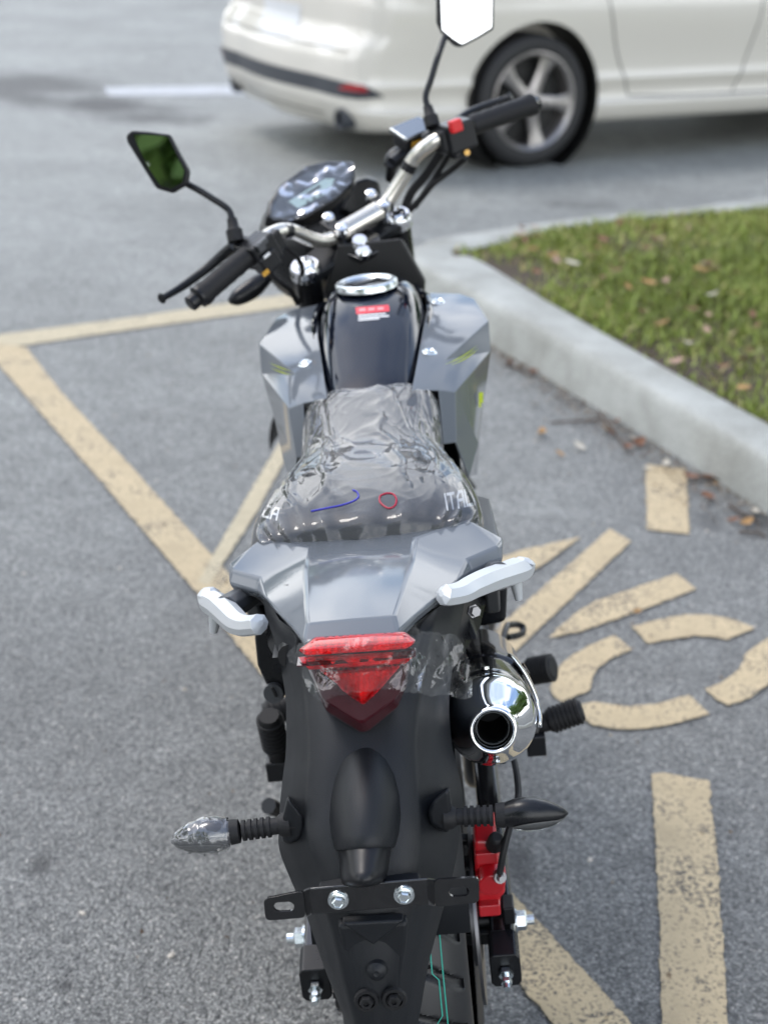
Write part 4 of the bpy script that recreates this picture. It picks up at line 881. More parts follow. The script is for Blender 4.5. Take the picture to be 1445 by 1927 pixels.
gc = MB().tube(cr([MA+MD*.165+(rt_m*math.cos(a)+up_m*math.sin(a))*.051 for a in (.1,.5,.9,1.3)], 4), .003, 8); gc.lathe([(0,0),(0,.007),(.005,.007),(.005,0)], MA+MD*.17+(rt_m*math.cos(.55)+up_m*math.sin(.55))*.052, rt_m+up_m*.5, 12); gc.build('guard_clamp', BLKM, MUF)
mh = MB().prism([V3(.085,.03,.77), V3(.085,.07,.77), V3(.112,.03,.70), V3(.112,-.03,.70)], (.008,0,0)); mh.build('muffler_hanger', BLKS, BK, bevel=.002)
rb2 = MB().loft([[B(*q, .12) for q in ((893,1120),(955,1100),(952,1170),(900,1180))], [B(*q, .2) for q in ((893,1118),(952,1100),(950,1165),(900,1175))]]); rb2.build('air_box', BLKS, BK, bevel=.006)
hp = MB().tube(cr([MA+MD*.42, V3(.11,.35,.50), V3(.13,.55,.36), V3(.10,.8,.26), V3(.06,.98,.36), V3(.04,.95,.52)], 6), .018, 16); hp.build('exhaust_pipe', ZNC, BK)

# --- pegs and levers
def peg(a, b, r, name='foot_peg'):
    d = norm(b-a); L_ = np.linalg.norm(b-a); mb = MB(); mb.lathe([(0,0),(0,r*.75),(L_*.25,r*.8),(L_*.3,r),(L_*.93,r),(L_,r*.8),(L_,0)], a, d, 14)
    for k in range(7):
        for q in (-1, 1): mb.lathe([(0,r*.9),(.001,r*1.13),(.0045,r*1.13),(.0055,r*.9)], a+d*(L_*(.33+.09*k)), d, 14)
    return mb.build(name, RUB, BK)
peg(B(1008, 1366, .25), B(1096, 1336, .25), .0165)
MB().tube([V3(.11,.24,.46), V3(.15,.25,.43), B(1012, 1372, .25)], [.02, .02, .016], 10).box(B(1008, 1396, .24), (.026, .03, .03), Rz).build('peg_bracket', BLKS, BK, bevel=.002)
peg(B(975, 1268, .47), B(1042, 1256, .45), .019)
MB().tube([V3(.10,.5,.36), V3(.14,.49,.40), B(980, 1268, .47)], .014, 10).build('peg_bracket', BLKS, BK)
bp2 = MB().tube(cr([V3(.12,.5,.33), B(950, 1190, .70), B(962, 1176, .74), B(982, 1178, .76), B(982, 1193, .74), B(955, 1200, .70)], 5), .0055, 8); bp2.build('brake_pedal', BLKS, BK)
peg(B(524, 1430, .23), B(506, 1347, .19), .0165)
MB().box(B(526, 1444, .23), (.034, .03, .03), Rz).tube([B(526, 1444, .23), V3(-.11, .26, .44)], .012, 8).build('peg_bracket', BLKS, BK, bevel=.003)
peg(V3(-.13,.47,.37), V3(-.215,.45,.37), .018)
ss = MB().tube([V3(-.10,.46,.28), V3(-.155,.40,.14), V3(-.183,.36,-.02)], [.013,.011,.010], 10); ss.box(V3(-.187,.355,-.022), (.05,.035,.006), Rz); ss.tube([B(505, 1517, .3), V3(-.155,.40,.2)], [.012,.008], 10); ss.build('side_stand', BLKS, BK)
gl_ = MB().tube(cr([V3(-.10,.62,.30), V3(-.13,.70,.29), V3(-.15,.74,.30), V3(-.19,.745,.31)], 4), .006, 8); gl_.build('gear_lever', BLKS, BK)

# --- seat
SEC = [(.455,.080,.858,.79),(.43,.089,.857,.78),(.39,.089,.845,.77),(.34,.088,.823,.755),(.30,.088,.807,.75),(.265,.097,.806,.75),(.23,.112,.818,.755),(.19,.125,.836,.76),(.15,.133,.843,.765),(.11,.136,.842,.77),(.075,.134,.838,.775),(.05,.126,.831,.78),(.037,.118,.824,.785),(.03,.108,.810,.788)]
SEC = [tuple(r) for r in np.array([p for p in cr([V3(*s, ) if len(s) == 3 else np.array(s) for s in SEC], 5)])]
def seat_pt(sec, th, off=0.):
    y, hw, zt, zb = sec; a = math.radians(th); sx, cx = math.sin(a), math.cos(a)
    ex = .52-.24*max(0, min(1, (y-.30)/.12)); return V3((hw+off)*math.copysign(abs(sx)**.62, sx), y, zb+(zt-zb+off)*abs(cx)**ex)
TH = np.linspace(-90, 90, 33)
seat = MB(); rings = [[seat_pt(s, t) for t in TH] for s in SEC]; seat.grid(rings); seat.add(rings[0], [tuple(range(33))]); seat.add(rings[-1], [tuple(range(33))])
st_o = seat.build('seat', SEATM, BK, angle=60)
bv = BVHTree.FromPolygons([Vector(v) for v in seat.v], seat.f)
def on_bvh(bvh, o, off):
    hit = bvh.find_nearest(Vector(o)); return np.array(hit[0]+hit[1]*off*(1 if hit[1].dot(Vector(o)-hit[0]+Vector((0,0,1e-4))) > 0 else -1))
GLY = dict(I=[[(0,0),(0,1)]], T=[[(0,1),(.8,1)],[(.4,0),(.4,1)]], A=[[(0,0),(.12,.7),(.35,1),(.8,1),(.8,0)],[(.25,.45),(.8,.45)]], L=[[(0,1),(0,0),(.65,0)]], C=[[(.75,1),(.1,1),(0,.85),(0,.15),(.1,0),(.75,0)]])
def stroke_text(txt, at, m, name, parent, w=.105, gap=.32):
    # at(u, v) -> surface point, u along the word in letter heights
    mb = MB(); u = 0
    for ch_ in txt:
        for st_ in GLY[ch_]:
            for (x0, y0), (x1, y1) in zip(st_[:-1], st_[1:]):
                d = norm(V3(x1-x0, y1-y0, 0)); q = V3(-d[1], d[0], 0)*w; n = 5; rows = []
                for k in range(n+1):
                    t = k/n; p = V3(x0+(x1-x0)*t, y0+(y1-y0)*t, 0)+d*w*(2*t-1); rows.append([at(u+p[0]+q[0]*s, p[1]+q[1]*s) for s in (-1, 0, 1)])
                mb.grid(rows)
        u += max(p[0] for st_ in GLY[ch_] for p in st_)+gap
    return mb.build(name, m, parent, smooth=False)
def seat_at(px0, dx, dy, ux, uy, sgn):
    def f(u, v):
        px = px0[0]+dx[0]*u+ux[0]*v; py = px0[1]+dx[1]*u+ux[1]*v
        o = OB; d = w2b(ray(px, py)); h = bv.ray_cast(Vector(o), Vector(norm(d)))
        if h[0] is None:
            p = o+d*((.12-o[1])/d[1]); h = bv.find_nearest(Vector(p))
        return np.array(h[0])-norm(d)*.0008
    return f
def seat_uv(sgn, yc, hgt, z0):
    # word wraps along the side of the pad: u runs around the seat edge, v up
    def f(u, v):
        y = yc-sgn*0+0; return None
    return f
stroke_text('ITALICA', seat_at((842,958), (14.5,-2.8), 0, (-5,-27), 0, 1), WHT, 'seat_lettering', st_o)
stroke_text('ITALICA', seat_at((440,958), (14,3.4), 0, (4.5,-20), 0, -1), WHT, 'seat_lettering', st_o)

# --- tank
TK = MB(); rings = []
for y, hw, zt, zs in [(.435,.060,.858,.79),(.47,.067,.872,.79),(.52,.074,.888,.79),(.58,.080,.907,.79),(.64,.084,.923,.79),(.70,.085,.934,.79),(.76,.080,.935,.80),(.81,.068,.925,.80),(.85,.05,.90,.80)]:
    ring = []
    for t in np.linspace(-1, 1, 25):
        a = abs(t); x = hw*math.copysign(min(1, a*1.35) if a < .74 else 1+.12*(a-.74)/.26, t); z = zt-.010*(a/.55)**2 if a < .55 else zt-.010-(zt-.010-zs)*((a-.55)/.45)**1.25
        ring.append(V3(x, y, z))
    rings.append(ring)
colsT = [cr(c, 4) for c in zip(*rings)]; TK.grid(colsT); TKO = TK.build('fuel_tank', BLKG, BK, angle=60)
bvt = BVHTree.FromPolygons([Vector(v) for v in TK.v], TK.f)
for s in (-1, 1):
    e = MB(); pth = [V3(s*x, y, z) for x, y, z in ((.058,.435,.852),(.073,.52,.868),(.083,.62,.886),(.087,.70,.894),(.083,.78,.894),(.068,.84,.884))]; e.tube(cr(pth, 6), .0045, 10); e.build('tank_edge_trim', BLKG, BK)
    e2_ = MB().grid([[p+V3(0,0,-.001), p+V3(.010*s,.0,-.016), p+V3(.016*s,0,-.06)] for p in cr(pth, 6)]); e2_.build('tank_gap_panel', RUB, BK)
CAPC = V3(-.004, .715, .940)
cpn = norm(V3(0, .02, 1)); cap = MB().lathe([(-.006,.0475),(.001,.047),(.0035,.0455),(.0042,.043),(.004,.039),(.002,.0365),(.0005,.035)], CAPC, cpn, 56); cap.build('fuel_cap', ZNC, BK, angle=60)
MB().lathe([(.0005,.0355),(.0012,.033),(.0012,0)], CAPC, cpn, 40).build('cap_lid', BLKG, BK)
MB().box(CAPC+cpn*.002, (.05,.012,.003), [V3(.8,.6,0), V3(-.6,.8,0), cpn]).build('cap_flap', BLKS, BK, bevel=.002)
def decal_px(pts_, m, name, bvh, parent, off=.0008, nsub=8):
    (a, b, c, d) = [np.array(p, float) for p in pts_]; rows = []
    for i in range(nsub+1):
        r = []
        for j in range(nsub+1):
            s, t = i/nsub, j/nsub; p = (a*(1-t)+b*t)*(1-s)+(d*(1-t)+c*t)*s; dr = norm(w2b(ray(*p))); h = bvh.ray_cast(Vector(OB), Vector(dr))
            r.append(np.array(h[0] if h[0] is not None else OB+dr*2.4)-dr*off)
        rows.append(r)
    return MB().grid(rows).build(name, m, parent, smooth=False)
decal_px(((669,578),(731,573),(733,585),(671,591)), REDD, 'warning_label', bvt, TKO)
for k, (w0, yy) in enumerate(((52, 592), (58, 596.5), (40, 601))): decal_px(((674,yy),(674+w0,yy-3.5),(674+w0,yy-1.2),(674,yy+2.3)), WHT, 'label_print', bvt, TKO, .0012, 3)
for k in range(3): decal_px(((676+k*17,580.6-k*1.2),(688+k*17,579.8-k*1.2),(688+k*17,584-k*1.2),(676+k*17,585-k*1.2)), mat('label_pink', (.8,.35,.35), .4), 'label_print', bvt, TKO, .0012, 2)

# --- faceted grey shrouds
W_ = dict(T1=(.088,.80,.893), T2=(.133,.805,.886), T3=(.155,.785,.881), T4=(.173,.68,.872), T5=(.107,.52,.868), T6=(.058,.425,.858), T7=(.078,.62,.892), T1b=(.115,.70,.893),
          S0=(.168,.76,.835), S1=(.172,.65,.835), S2=(.155,.60,.775), S3=(.141,.52,.738), S4=(.124,.45,.715), S5=(.111,.43,.775), S6=(.116,.46,.838), S7=(.094,.445,.848), S1f=(.15,.86,.76), S2f=(.15,.78,.70), S3f=(.135,.6,.66), S7d=(.094,.415,.78))
wf = [('T7','T1','T1b'), ('T1','T2','T1b'), ('T2','T3','T4','T1b'), ('T1b','T4','T5'), ('T7','T1b','T5'), ('T7','T5','T6'), ('T6','T5','S7'), ('T5','S6','S7'), ('T5','S1','S6'), ('T4','S1','T5'), ('T3','S0','T4'), ('S0','S1','T4'), ('S1','S2','S6'), ('S2','S3','S5','S6'), ('S3','S4','S5'), ('S0','S1f','S2f','S1'), ('S1','S2f','S2'), ('S2','S2f','S3f','S3'), ('S3','S3f','S4'), ('T3','S1f','S0'), ('S7','S6','S5','S7d')]
nm = list(W_); wi = {k: i for i, k in enumerate(nm)}
SHR = []
for s in (-1, 1):
    v = [V3(s*a, b, c) for a, b, c in W_.values()]; f = [tuple(wi[k] for k in q)[::s] for q in wf]
    o = MB().add(v, f).build('tank_shroud', GREY, BK, bevel=.004, seg=3, solid=.003); SHR.append(o); bvs = BVHTree.FromPolygons([Vector(q) for q in v], [tuple(q) for q in f])
    for (x, y) in (((574,685),) if s < 0 else ((808,664), (824,569))):
        c = B(x, y, .5); dr = norm(w2b(ray(x, y))); h = bvs.ray_cast(Vector(OB), Vector(dr)); c = np.array(h[0]) if h[0] is not None else c
        n_ = norm(V3(.25*s, -.1, 1)); sc_ = MB().lathe([(0,.0105),(.0015,.0105),(.0025,.009),(.0025,.0075),(.0045,.0072),(.0055,.005),(.004,.003),(.004,0)], c, n_, 24); sc_.build('screw', ZNC, o)
    lines = [((838,685),(875,672),(897,650)), ((850,686),(880,675),(900,655))] if s > 0 else [((507,682),(525,692),(548,698)), ((510,692),(528,701),(548,705))]
    yl = MB()
    for ln in lines:
        pts_ = []
        for k in range(13):
            t = k/12; p = (1-t)**2*np.array(ln[0])+2*t*(1-t)*np.array(ln[1])+t*t*np.array(ln[2]); dr = norm(w2b(ray(*p))); h = bvs.ray_cast(Vector(OB), Vector(dr))
            if h[0] is not None: pts_.append((np.array(h[0])-dr*.0045, t))
        if len(pts_) > 2: yl.grid([[p+V3(0,0,q*.0010*math.sin(math.pi*min(.97, max(.06, t)))) for q in (-1, 1)] for p, t in pts_])
    if yl.v: yl.build('lime_stripe', YEL, o, smooth=False)
    ms = MB()
    for (px, py, hw, hh) in (((905,748,4,10), (904,776,4,6), (903,762,2,4)) if s > 0 else ((518,800,3,9), (521,818,3,6))):
        q = []
        for dx, dy in ((-hw,-hh), (hw,-hh), (hw,hh), (-hw,hh)):
            dr = norm(w2b(ray(px+dx, py+dy))); h = bvs.ray_cast(Vector(OB), Vector(dr)); q.append(np.array(h[0])-dr*.0045 if h[0] is not None else None)
        if all(x is not None for x in q): ms.add(q, [(0,1,2,3)])
    if ms.v: ms.build('lime_mark', YEL, o, smooth=False)

# --- engine, front end
en = MB()
en.lathe([(-.14,0),(-.14,.06),(-.12,.085),(-.08,.095),(.08,.095),(.12,.085),(.14,.06),(.14,0)], V3(0,.55,.34), (1,0,0), 32); en.lathe([(-.13,0),(-.13,.05),(-.10,.075),(.10,.075),(.13,.05),(.13,0)], V3(0,.72,.33), (1,0,0), 32)
for k in range(9): en.box(V3(0, .78+.014*k, .43+.018*k), (.17, .15, .006), [V3(1,0,0), norm(V3(0,.8,-.6)), norm(V3(0,.6,.8))])
en.box(V3(0,.84,.51), (.12,.11,.2), [V3(1,0,0), norm(V3(0,.8,-.6)), norm(V3(0,.6,.8))]); en.build('engine', ENG, BK)
FWC = ST(0, .43, -.735)
FW_ = wheel(FWC, .30, .05, BK, 'front_wheel', False)
def rot_to(ob, c): 
    m3 = Matrix([[EX[0][i], norm(np.cross(V3(0,0,1)-0*EX[2], EX[0]))[i], 0] for i in range(3)]); xa = norm(EX[0]); za = norm(V3(0,0,1)-xa*xa[2]); ya = np.cross(za, xa)
    ob.matrix_basis = Matrix([[xa[i], ya[i], za[i], c[i]] for i in range(3)]+[[0,0,0,1]])
rot_to(FW_, FWC)
FCL, FCR = S(575, 506, .025), S(746, 410, .025)
fk = MB(); dn_ = -norm(AX)
for c in (FCL, FCR): fk.tube([c, c+dn_*.42], .0215, 18); fk.tube([c+dn_*.38, c+dn_*.72], .028, 18)
fk.build('front_fork', BLKS, BK)
for c in (FCL, FCR):
    fc = MB().lathe([(-.012,.0245),(.004,.0245),(.008,.022),(.008,.016),(.012,.0155),(.014,.012),(.010,.0085),(.010,0)], c, -dn_, 32); fc.build('fork_cap', CHR, BK)
xa, ya, za = EX[0], np.cross(-dn_, EX[0]), -dn_
mc = (FCL+FCR)/2
yk = MB().prism([mc+xa*a+ya*b-za*.014 for a, b in ((-.108,-.005),(-.095,.024),(-.03,.04),(.03,.04),(.095,.024),(.108,-.005),(.095,-.024),(.045,-.022),(.03,-.03),(-.03,-.03),(-.045,-.022),(-.095,-.024))], za*.016); yk.prism([mc+xa*a+ya*b-za*.22 for a, b in ((-.115,0),(-.06,.04),(.06,.04),(.115,0),(.06,-.045),(-.06,-.045))], za*.03); yk.build('fork_yoke', BLKP, BK, bevel=.003)
IG = PL(682, 466, mc+za*.004, za); igm = MB().prism([IG+xa*a+ya*b for a, b in ((-.028,-.03),(.012,-.036),(.034,-.002),(.028,.028),(-.02,.03),(-.034,.0))], za*.010); igm.build('ignition_plate', BLKM, BK, bevel=.002)
ig = MB(); ig.lathe([(0,.0145),(.012,.0145),(.017,.011),(.017,0)], PL(677, 464, mc+za*.012, za), za+ya*-.15, 24); ig.lathe([(0,.0125),(.008,.0125),(.011,.009),(.011,0)], PL(684, 477, mc+za*.012, za), za-ya*.15, 24); ig.build('ignition_switch', CHR, BK)

# handlebar
HBp = [S(368,563,-.05), S(420,520,-.05), S(467,480,-.048), S(500,448,-.044), S(527,434,-.034), S(547,434,-.022), S(566,441,-.006), S(588,450,.008), S(612,452,.018), S(640,440,.024), S(676,416,.026), S(708,396,.024), S(728,380,.02), S(746,353,.012), S(763,325,.002), S(776,302,-.008), S(790,285,-.02), S(806,273,-.03), S(830,258,-.04), S(892,233,-.048), S(950,213,-.05), S(1006,193,-.05)]
hb = MB().tube(cr(HBp, 5), .0118, 18); HB = hb.build('handlebar', CHAMP, BK); tag(HB, 'satin champagne handlebar')
for p, q in ((HBp[4], HBp[5]), (HBp[14], HBp[15])): MB().tube([p+(q-p)*.2, p+(q-p)*.8], .0128, 16).build('bar_band', BLKS, HB)
cb_ = MB(); a, b = S(641,436,.015), S(712,396,.015); d = norm(b-a); a2, b2, _ = frame(d, -dn_)
cb_.loft([[p+a2*.017*math.cos(t)*sc+b2*.015*math.sin(t)*sc for t in np.linspace(0, 2*math.pi, 18, endpoint=False)] for p, sc in ((a-d*.003,.6),(a,1),(b,1),(b+d*.003,.6))]); BC = cb_.build('bar_clamp', CHAMP, BK, angle=40)
ribs = MB()
for k in range(9): p = a+(b-a)*(.18+.64*k/8); ribs.box(p-b2*0+za*.0152-ya*.004, (.0022,.008,.001), [d, np.cross(za, d), za])
ribs.build('clamp_mark', SILV, BC)
for x, y, v in ((618,414,.045),(698,370,.045),(643,434,.005),(723,389,.005)):
    bt = MB().lathe([(-.03,.008),(-.004,.008),(-.004,.0105),(.006,.0105),(.010,.0085),(.011,.005),(.008,.004),(.008,0)], S(x, y, v), za-ya*.2, 20); bt.build('clamp_bolt', CHR, BK)
ris = MB()
for x, y in ((630,432),(715,385)): ris.tube([S(x, y, .03), S(x, y, .03)-za*.05], .016, 14); ris.box(S(x, y, .028)+za*.002, (.022,.05,.014), [xa, ya, za])
ris.build('bar_riser', BLKS, BK, bevel=.002)
# grips
def grip(pts_, r, end):
    mb = MB(); P = cr(pts_, 6); n = len(P); mb.tube(P, [r*(1.12 if i < 2 else 1.0+.03*math.sin(i*3)) for i in range(n)], 20)
    return mb.build('grip', RUB, BK, angle=50)
grip([S(378,556,-.05), S(420,520,-.05), S(470,478,-.048)], .0165, 0); grip([S(1000,196,-.05), S(950,213,-.05), S(885,236,-.047)], .0165, 1)
be = MB(); d = norm(S(368,563,-.05)-S(420,520,-.05)); be.lathe([(-.006,.0178),(0,.018),(.004,.012),(.006,.0125),(.016,.0125),(.018,.010),(.018,0)], S(373,559,-.05), d, 20); be.build('bar_end', BLKS, BK)
be2 = MB().lathe([(0,.0165),(.003,.012),(.012,.012),(.014,.009),(.014,0)], S(1000,197,-.05), norm(S(1006,193,-.05)-S(950,213,-.05)), 18); be2.build('bar_end', BLKS, BK)
# levers
lv = MB(); P = cr([S(440,462,.0), S(418,480,.02), S(385,508,.03), S(345,537,.025), S(312,557,.012), S(303,562,.008)], 5); lv.tube(P, list(np.linspace(.0095,.0052,len(P)-3))+[.007,.0085,.006], 12); lv.build('clutch_lever', BLKS, BK)
lv = MB(); P = cr([S(845,240,.02), S(880,214,.03), S(920,197,.03), S(952,186,.02), S(962,181,.012)], 5); lv.tube(P, list(np.linspace(.009,.006,len(P)-2))+[.008,.006], 12); lv.build('brake_lever', BLKS, BK)
# switch housings
def blob(rows_, name, m, bevel=.004):
    mb = MB()
    for c, s_, R in rows_: mb.box(c, s_, R)
    return mb.build(name, m, BK, bevel=bevel, seg=3)
dL = norm(S(420,520,-.05)-S(500,448,-.044)); nL = norm(np.cross(dL, V3(0,0,1))); RL = [dL, nL, np.cross(dL, nL)]
sh = blob([(S(490,472,-.05), (.045,.042,.044), RL), (S(500,490,-.06), (.034,.03,.03), RL), (S(468,468,-.03), (.03,.035,.03), RL), (S(510,455,-.044), (.03,.034,.034), RL)], 'switch_housing', BLKS)
MB().box(S(493,456,-.075), (.018,.008,.008), RL).box(S(489,464,-.075), (.012,.012,.012), RL).build('switch_button', DGREY, sh)
MB().box(S(500,513,-.08), (.012,.002,.007), RL).build('horn_symbol', GOLD, sh)
MB().box(S(502,480,-.078), (.012,.002,.004), RL).build('switch_symbol', WHT, sh)
dR = norm(S(950,213,-.05)-S(830,258,-.04)); nR = norm(np.cross(dR, V3(0,0,1))); RR = [dR, nR, np.cross(dR, nR)]
sh = blob([(S(858,254,-.045), (.05,.044,.046), RR), (S(835,262,-.04), (.026,.036,.036), RR), (S(862,282,-.05), (.03,.026,.02), RR)], 'switch_housing', BLKS)
MB().box(S(857,236,-.07), (.021,.013,.02), RR).build('kill_switch', REDS, sh, bevel=.003)
MB().lathe([(0,.005),(.006,.0045),(.006,0)], S(879,287,-.065), (0,-1,.3), 12).build('starter_button', GOLD, sh)
for pts_, r in (([(520,452,-.03),(545,470,-.02),(568,500,.0),(565,545,.03),(575,580,.05)], .004), ([(498,500,-.04),(520,525,-.02),(545,545,.02),(560,570,.05)], .0045), ([(875,296,-.03),(850,318,.0),(815,345,.02),(790,375,.04),(765,400,.06)], .0055), ([(830,285,-.02),(800,330,.01),(775,360,.03),(760,395,.05)], .0075), ([(845,290,-.02),(820,330,.02),(780,390,.05)], .005)):
    MB().tube(cr([S(*p) for p in pts_], 6), r, 8).build('control_cable', RUB, BK)
# brake reservoir
rs = MB()
RC = S(776,258,.03); R3 = [norm(S(800,245,.03)-S(745,268,.03)), None, None]; R3[1] = norm(np.cross(za, R3[0])); R3[2] = np.cross(R3[0], R3[1])
rs.box(RC, (.052,.04,.026), R3); RSV = rs.build('brake_reservoir', BLKS, BK, bevel=.004, seg=3)
MB().box(RC+R3[2]*.016, (.062,.046,.007), R3).build('reservoir_lid', LIDM, RSV, bevel=.003)
MB().box(RC-R3[1]*.021-R3[2]*.001, (.034,.004,.016), R3).build('sight_window', GOLD, RSV, bevel=.0015)
mst = MB().tube([S(800,262,.0), S(826,250,-.02)], .012, 12); mst.tube([S(738,306,.03), S(768,284,.03)], .011, 12); mst.tube([S(738,306,.03), S(735,335,.06)], .009, 10); mst.build('master_cylinder', BLKS, BK)
# front indicators
for pts_ in ([(432,566,.10),(445,560,.10),(470,545,.10),(487,532,.10),(505,520,.10)], [(726,310,.17),(738,300,.17),(755,291,.17),(772,285,.17)]):
    P = cr([S(*p) for p in pts_], 4); n = len(P); fi = MB().tube(P, [max(.003, .017*math.sin(math.pi*(.1+.72*i/(n-1)))) for i in range(n)], 14); fi.build('front_indicator', BLKS, BK)
# mirrors
def mirror(hpx, gpx, stem, v, tilt, name):
    r = empty('mirror'); r.parent = BK
    c0 = S(*np.mean(hpx, 0), v); n_ = tilt
    H_ = [PL(x, y, c0, n_) for x, y in hpx]; Gp = [PL(x, y, c0-n_*-.0025, n_) for x, y in gpx]
    cen_ = np.mean(H_, 0); back = [cen_+(p-cen_)*.72-n_*.028 for p in H_]; mid2 = [cen_+(p-cen_)*1.0-n_*.012 for p in H_]
    MB().loft([back, mid2, H_]).build('mirror_housing', BLKS, r, bevel=.004, seg=3)
    MB().add(Gp, [tuple(range(len(Gp)))]).build('mirror_glass', MIRR, r, smooth=False)
    P = cr(stem, 6); k = len(P); MB().tube(P, [.009]*4+[.0052]*(k-4), 12).build('mirror_stem', BLKS, r)
    bs = MB().lathe([(-.006,.0125),(.012,.0125),(.016,.009),(.03,.0075),(.03,0)], stem[0], stem[1]-stem[0], 14); bs.build('stem_boot', RUB, r); return r
z1 = lambda x, y: (200+x*.3875, 180+y*.3875); z2 = lambda x, y: (640+x*.3322, y*.3322)
def sdir(a, b, c): return norm(EX[0]*a+EX[1]*b+EX[2]*c)
# the left glass faces back and out, the right one is tipped up to the sky
def towards(cpt, elev, az):
    # normal that sends the camera ray at cpt off in a given world direction
    dw = norm(b2w(cpt)-POS); rw = V3(math.sin(az)*math.cos(elev), math.cos(az)*math.cos(elev), math.sin(elev)); n_ = norm(rw-dw); return norm(w2b(n_))
hL = [z1(*p) for p in ((92,192),(120,166),(200,172),(308,186),(345,260),(402,362),(394,430),(322,474),(240,450),(165,330),(100,225))]; gL = [z1(*p) for p in ((132,188),(200,188),(298,196),(335,275),(378,362),(368,418),(312,450),(262,434),(190,325))]
cL = S(*np.mean(hL, 0), .03); nLm = towards(cL, math.radians(7), math.radians(204))
mirror(hL, gL, [S(443,447,-.02), S(436,410,-.01), S(428,392,-.0), S(400,373,.01), S(372,356,.02), S(345,342,.035)], .03, nLm, 'l')
hR = [z2(*p) for p in ((548,-250),(590,-300),(700,-330),(850,-310),(885,-200),(874,0),(872,160),(780,215),(690,262),(650,255),(575,180),(548,120))]; gR = [z2(*p) for p in ((570,-240),(610,-285),(700,-312),(830,-295),(866,-190),(860,0),(857,152),(780,200),(690,247),(640,215),(578,165),(571,0))]
cR = S(*np.mean(hR, 0), .02); nRm = towards(cR, math.radians(26), math.radians(160))
mirror(hR, gR, [S(813,232,-.02), S(806,205,-.01), S(801,180,-.0), S(812,145,.005), S(824,105,.01), S(838,66,.03), S(850,45,.04)], .02, nRm, 'r')

# --- instrument cluster and headlight
sp_n = norm(w2b(norm(V3(-.32, -.62, .72)))) if False else sdir(-.02, -.74, .67)
spc = S(590, 360, .10)
spx = [(502,409),(506,381),(529,347),(576,312),(618,302),(661,304),(667,327),(661,350),(630,377),(572,411),(533,416)]
P0 = [PL(x, y, spc, sp_n) for x, y in spx]; cc_ = np.mean(P0, 0)
CL = empty('instrument_cluster'); CL.parent = BK
MB().loft([[cc_+(p-cc_)*.75-sp_n*.045 for p in P0], [cc_+(p-cc_)*1.04-sp_n*.02 for p in P0], [cc_+(p-cc_)*1.02 for p in P0], [cc_+(p-cc_)*.93+sp_n*.003 for p in P0]]).build('cluster_shell', BLKS, CL, bevel=.004, seg=3)
MB().add([PL(x, y, spc+sp_n*.0045, sp_n) for x, y in [z1(*q) for q in ((805,585),(812,530),(865,445),(970,372),(1085,340),(1170,335),(1180,385),(1120,460),(960,560),(860,590))]], [tuple(range(10))]).build('cluster_glass', mat('cluster_face', (.03,.035,.045), .08, coat=1), CL, smooth=False)
MB().add([PL(x, y, spc+sp_n*.006, sp_n) for x, y in [z1(*q) for q in ((885,512),(1060,402),(1108,400),(1085,465),(930,545))]], [tuple(range(5))]).build('display', LCD, CL, smooth=False)
MB().add([PL(x, y, spc+sp_n*.007, sp_n) for x, y in [z1(*q) for q in ((940,490),(1035,430),(1045,440),(952,502))]], [(0,1,2,3)]).build('display_bar', DGREY, CL, smooth=False)
for k in range(3): MB().add([PL(x, y, spc+sp_n*.007, sp_n) for x, y in [z1(970+k*30+a, 512-k*19+b) for a, b in ((0,0),(12,-8),(18,4),(6,12))]], [(0,1,2,3)]).build('display_bar', DGREY, CL, smooth=False)
HLc = ST(-.0, .22, -.10)
hl = MB().lathe([(-.10,.03),(-.08,.075),(-.02,.095),(.04,.10),(.06,.09),(.07,.0)], HLc, norm(EX[1]-V3(0,0,.1)), 28); hl.build('headlight', BLKS, BK)
hc = MB().loft([[S(x, y, .12) for x, y in ((640,395),(668,340),(690,333),(712,340),(718,365),(700,385),(660,405))], [S(x, y, .2) for x, y in ((640,395),(668,335),(690,328),(712,338),(718,365),(700,390),(660,410))]]); hc.build('headlight_cowl', BLKS, BK, bevel=.006, seg=3)
ff = MB(); rows = []
for a in np.linspace(-1.2, 1.0, 22): rows.append([FWC+EX[0]*(.06*q)+(EX[1]*math.sin(a)+EX[2]*math.cos(a))*(.335-.025*q*q) for q in np.linspace(-1, 1, 9)])
ff.grid(rows); ff.build('front_fender', BLKP, BK, solid=.003)
ft = MB().prism([V3(x, .86, z) for x, z in ((-.05,.70),(.05,.70),(.08,.9),(.05,.97),(-.05,.97),(-.08,.9))], (0,.08,-.02)); ft.build('steering_head', DARKH, BK, bevel=.004)

# ------------------------------------------------------------------ protective films (loose things lying on the motorcycle)
FK = [(RNG.uniform(-1, 1, 3), RNG.uniform(11, 48), RNG.uniform(0, 6), RNG.uniform(.5, 1)) for _ in range(11)]
def crumple(p):
    h = 0
    for d, f_, ph, a in FK:
        q = (p@d)/np.linalg.norm(d)*f_+ph+.35*noise.noise((p[0]*22+f_, p[1]*22, p[2]*22)); h += a*(abs(q % 1-.5)*2-.5)*12/f_
    return h
def film_obj(name, mb, m, label, solid=0):
    o = mb.build(name, m, None, angle=180, mw=BMW); return tag(o, label, 'plastic film')
fm = MB(); rings = []; n = len(SEC); TH2 = np.linspace(-94, 94, 261)
SF = [tuple(r) for r in cr([np.array(s) for s in SEC[::2]+[SEC[-1]]], 5)]
CREASE = [(RNG.uniform(-.85, .85), RNG.uniform(-1.6, 1.6), RNG.uniform(.016, .034), RNG.uniform(.0010, .0026), RNG.uniform(.06, .32), RNG.uniform(.06, .12), RNG.uniform(0, 99)) for _ in range(15)]
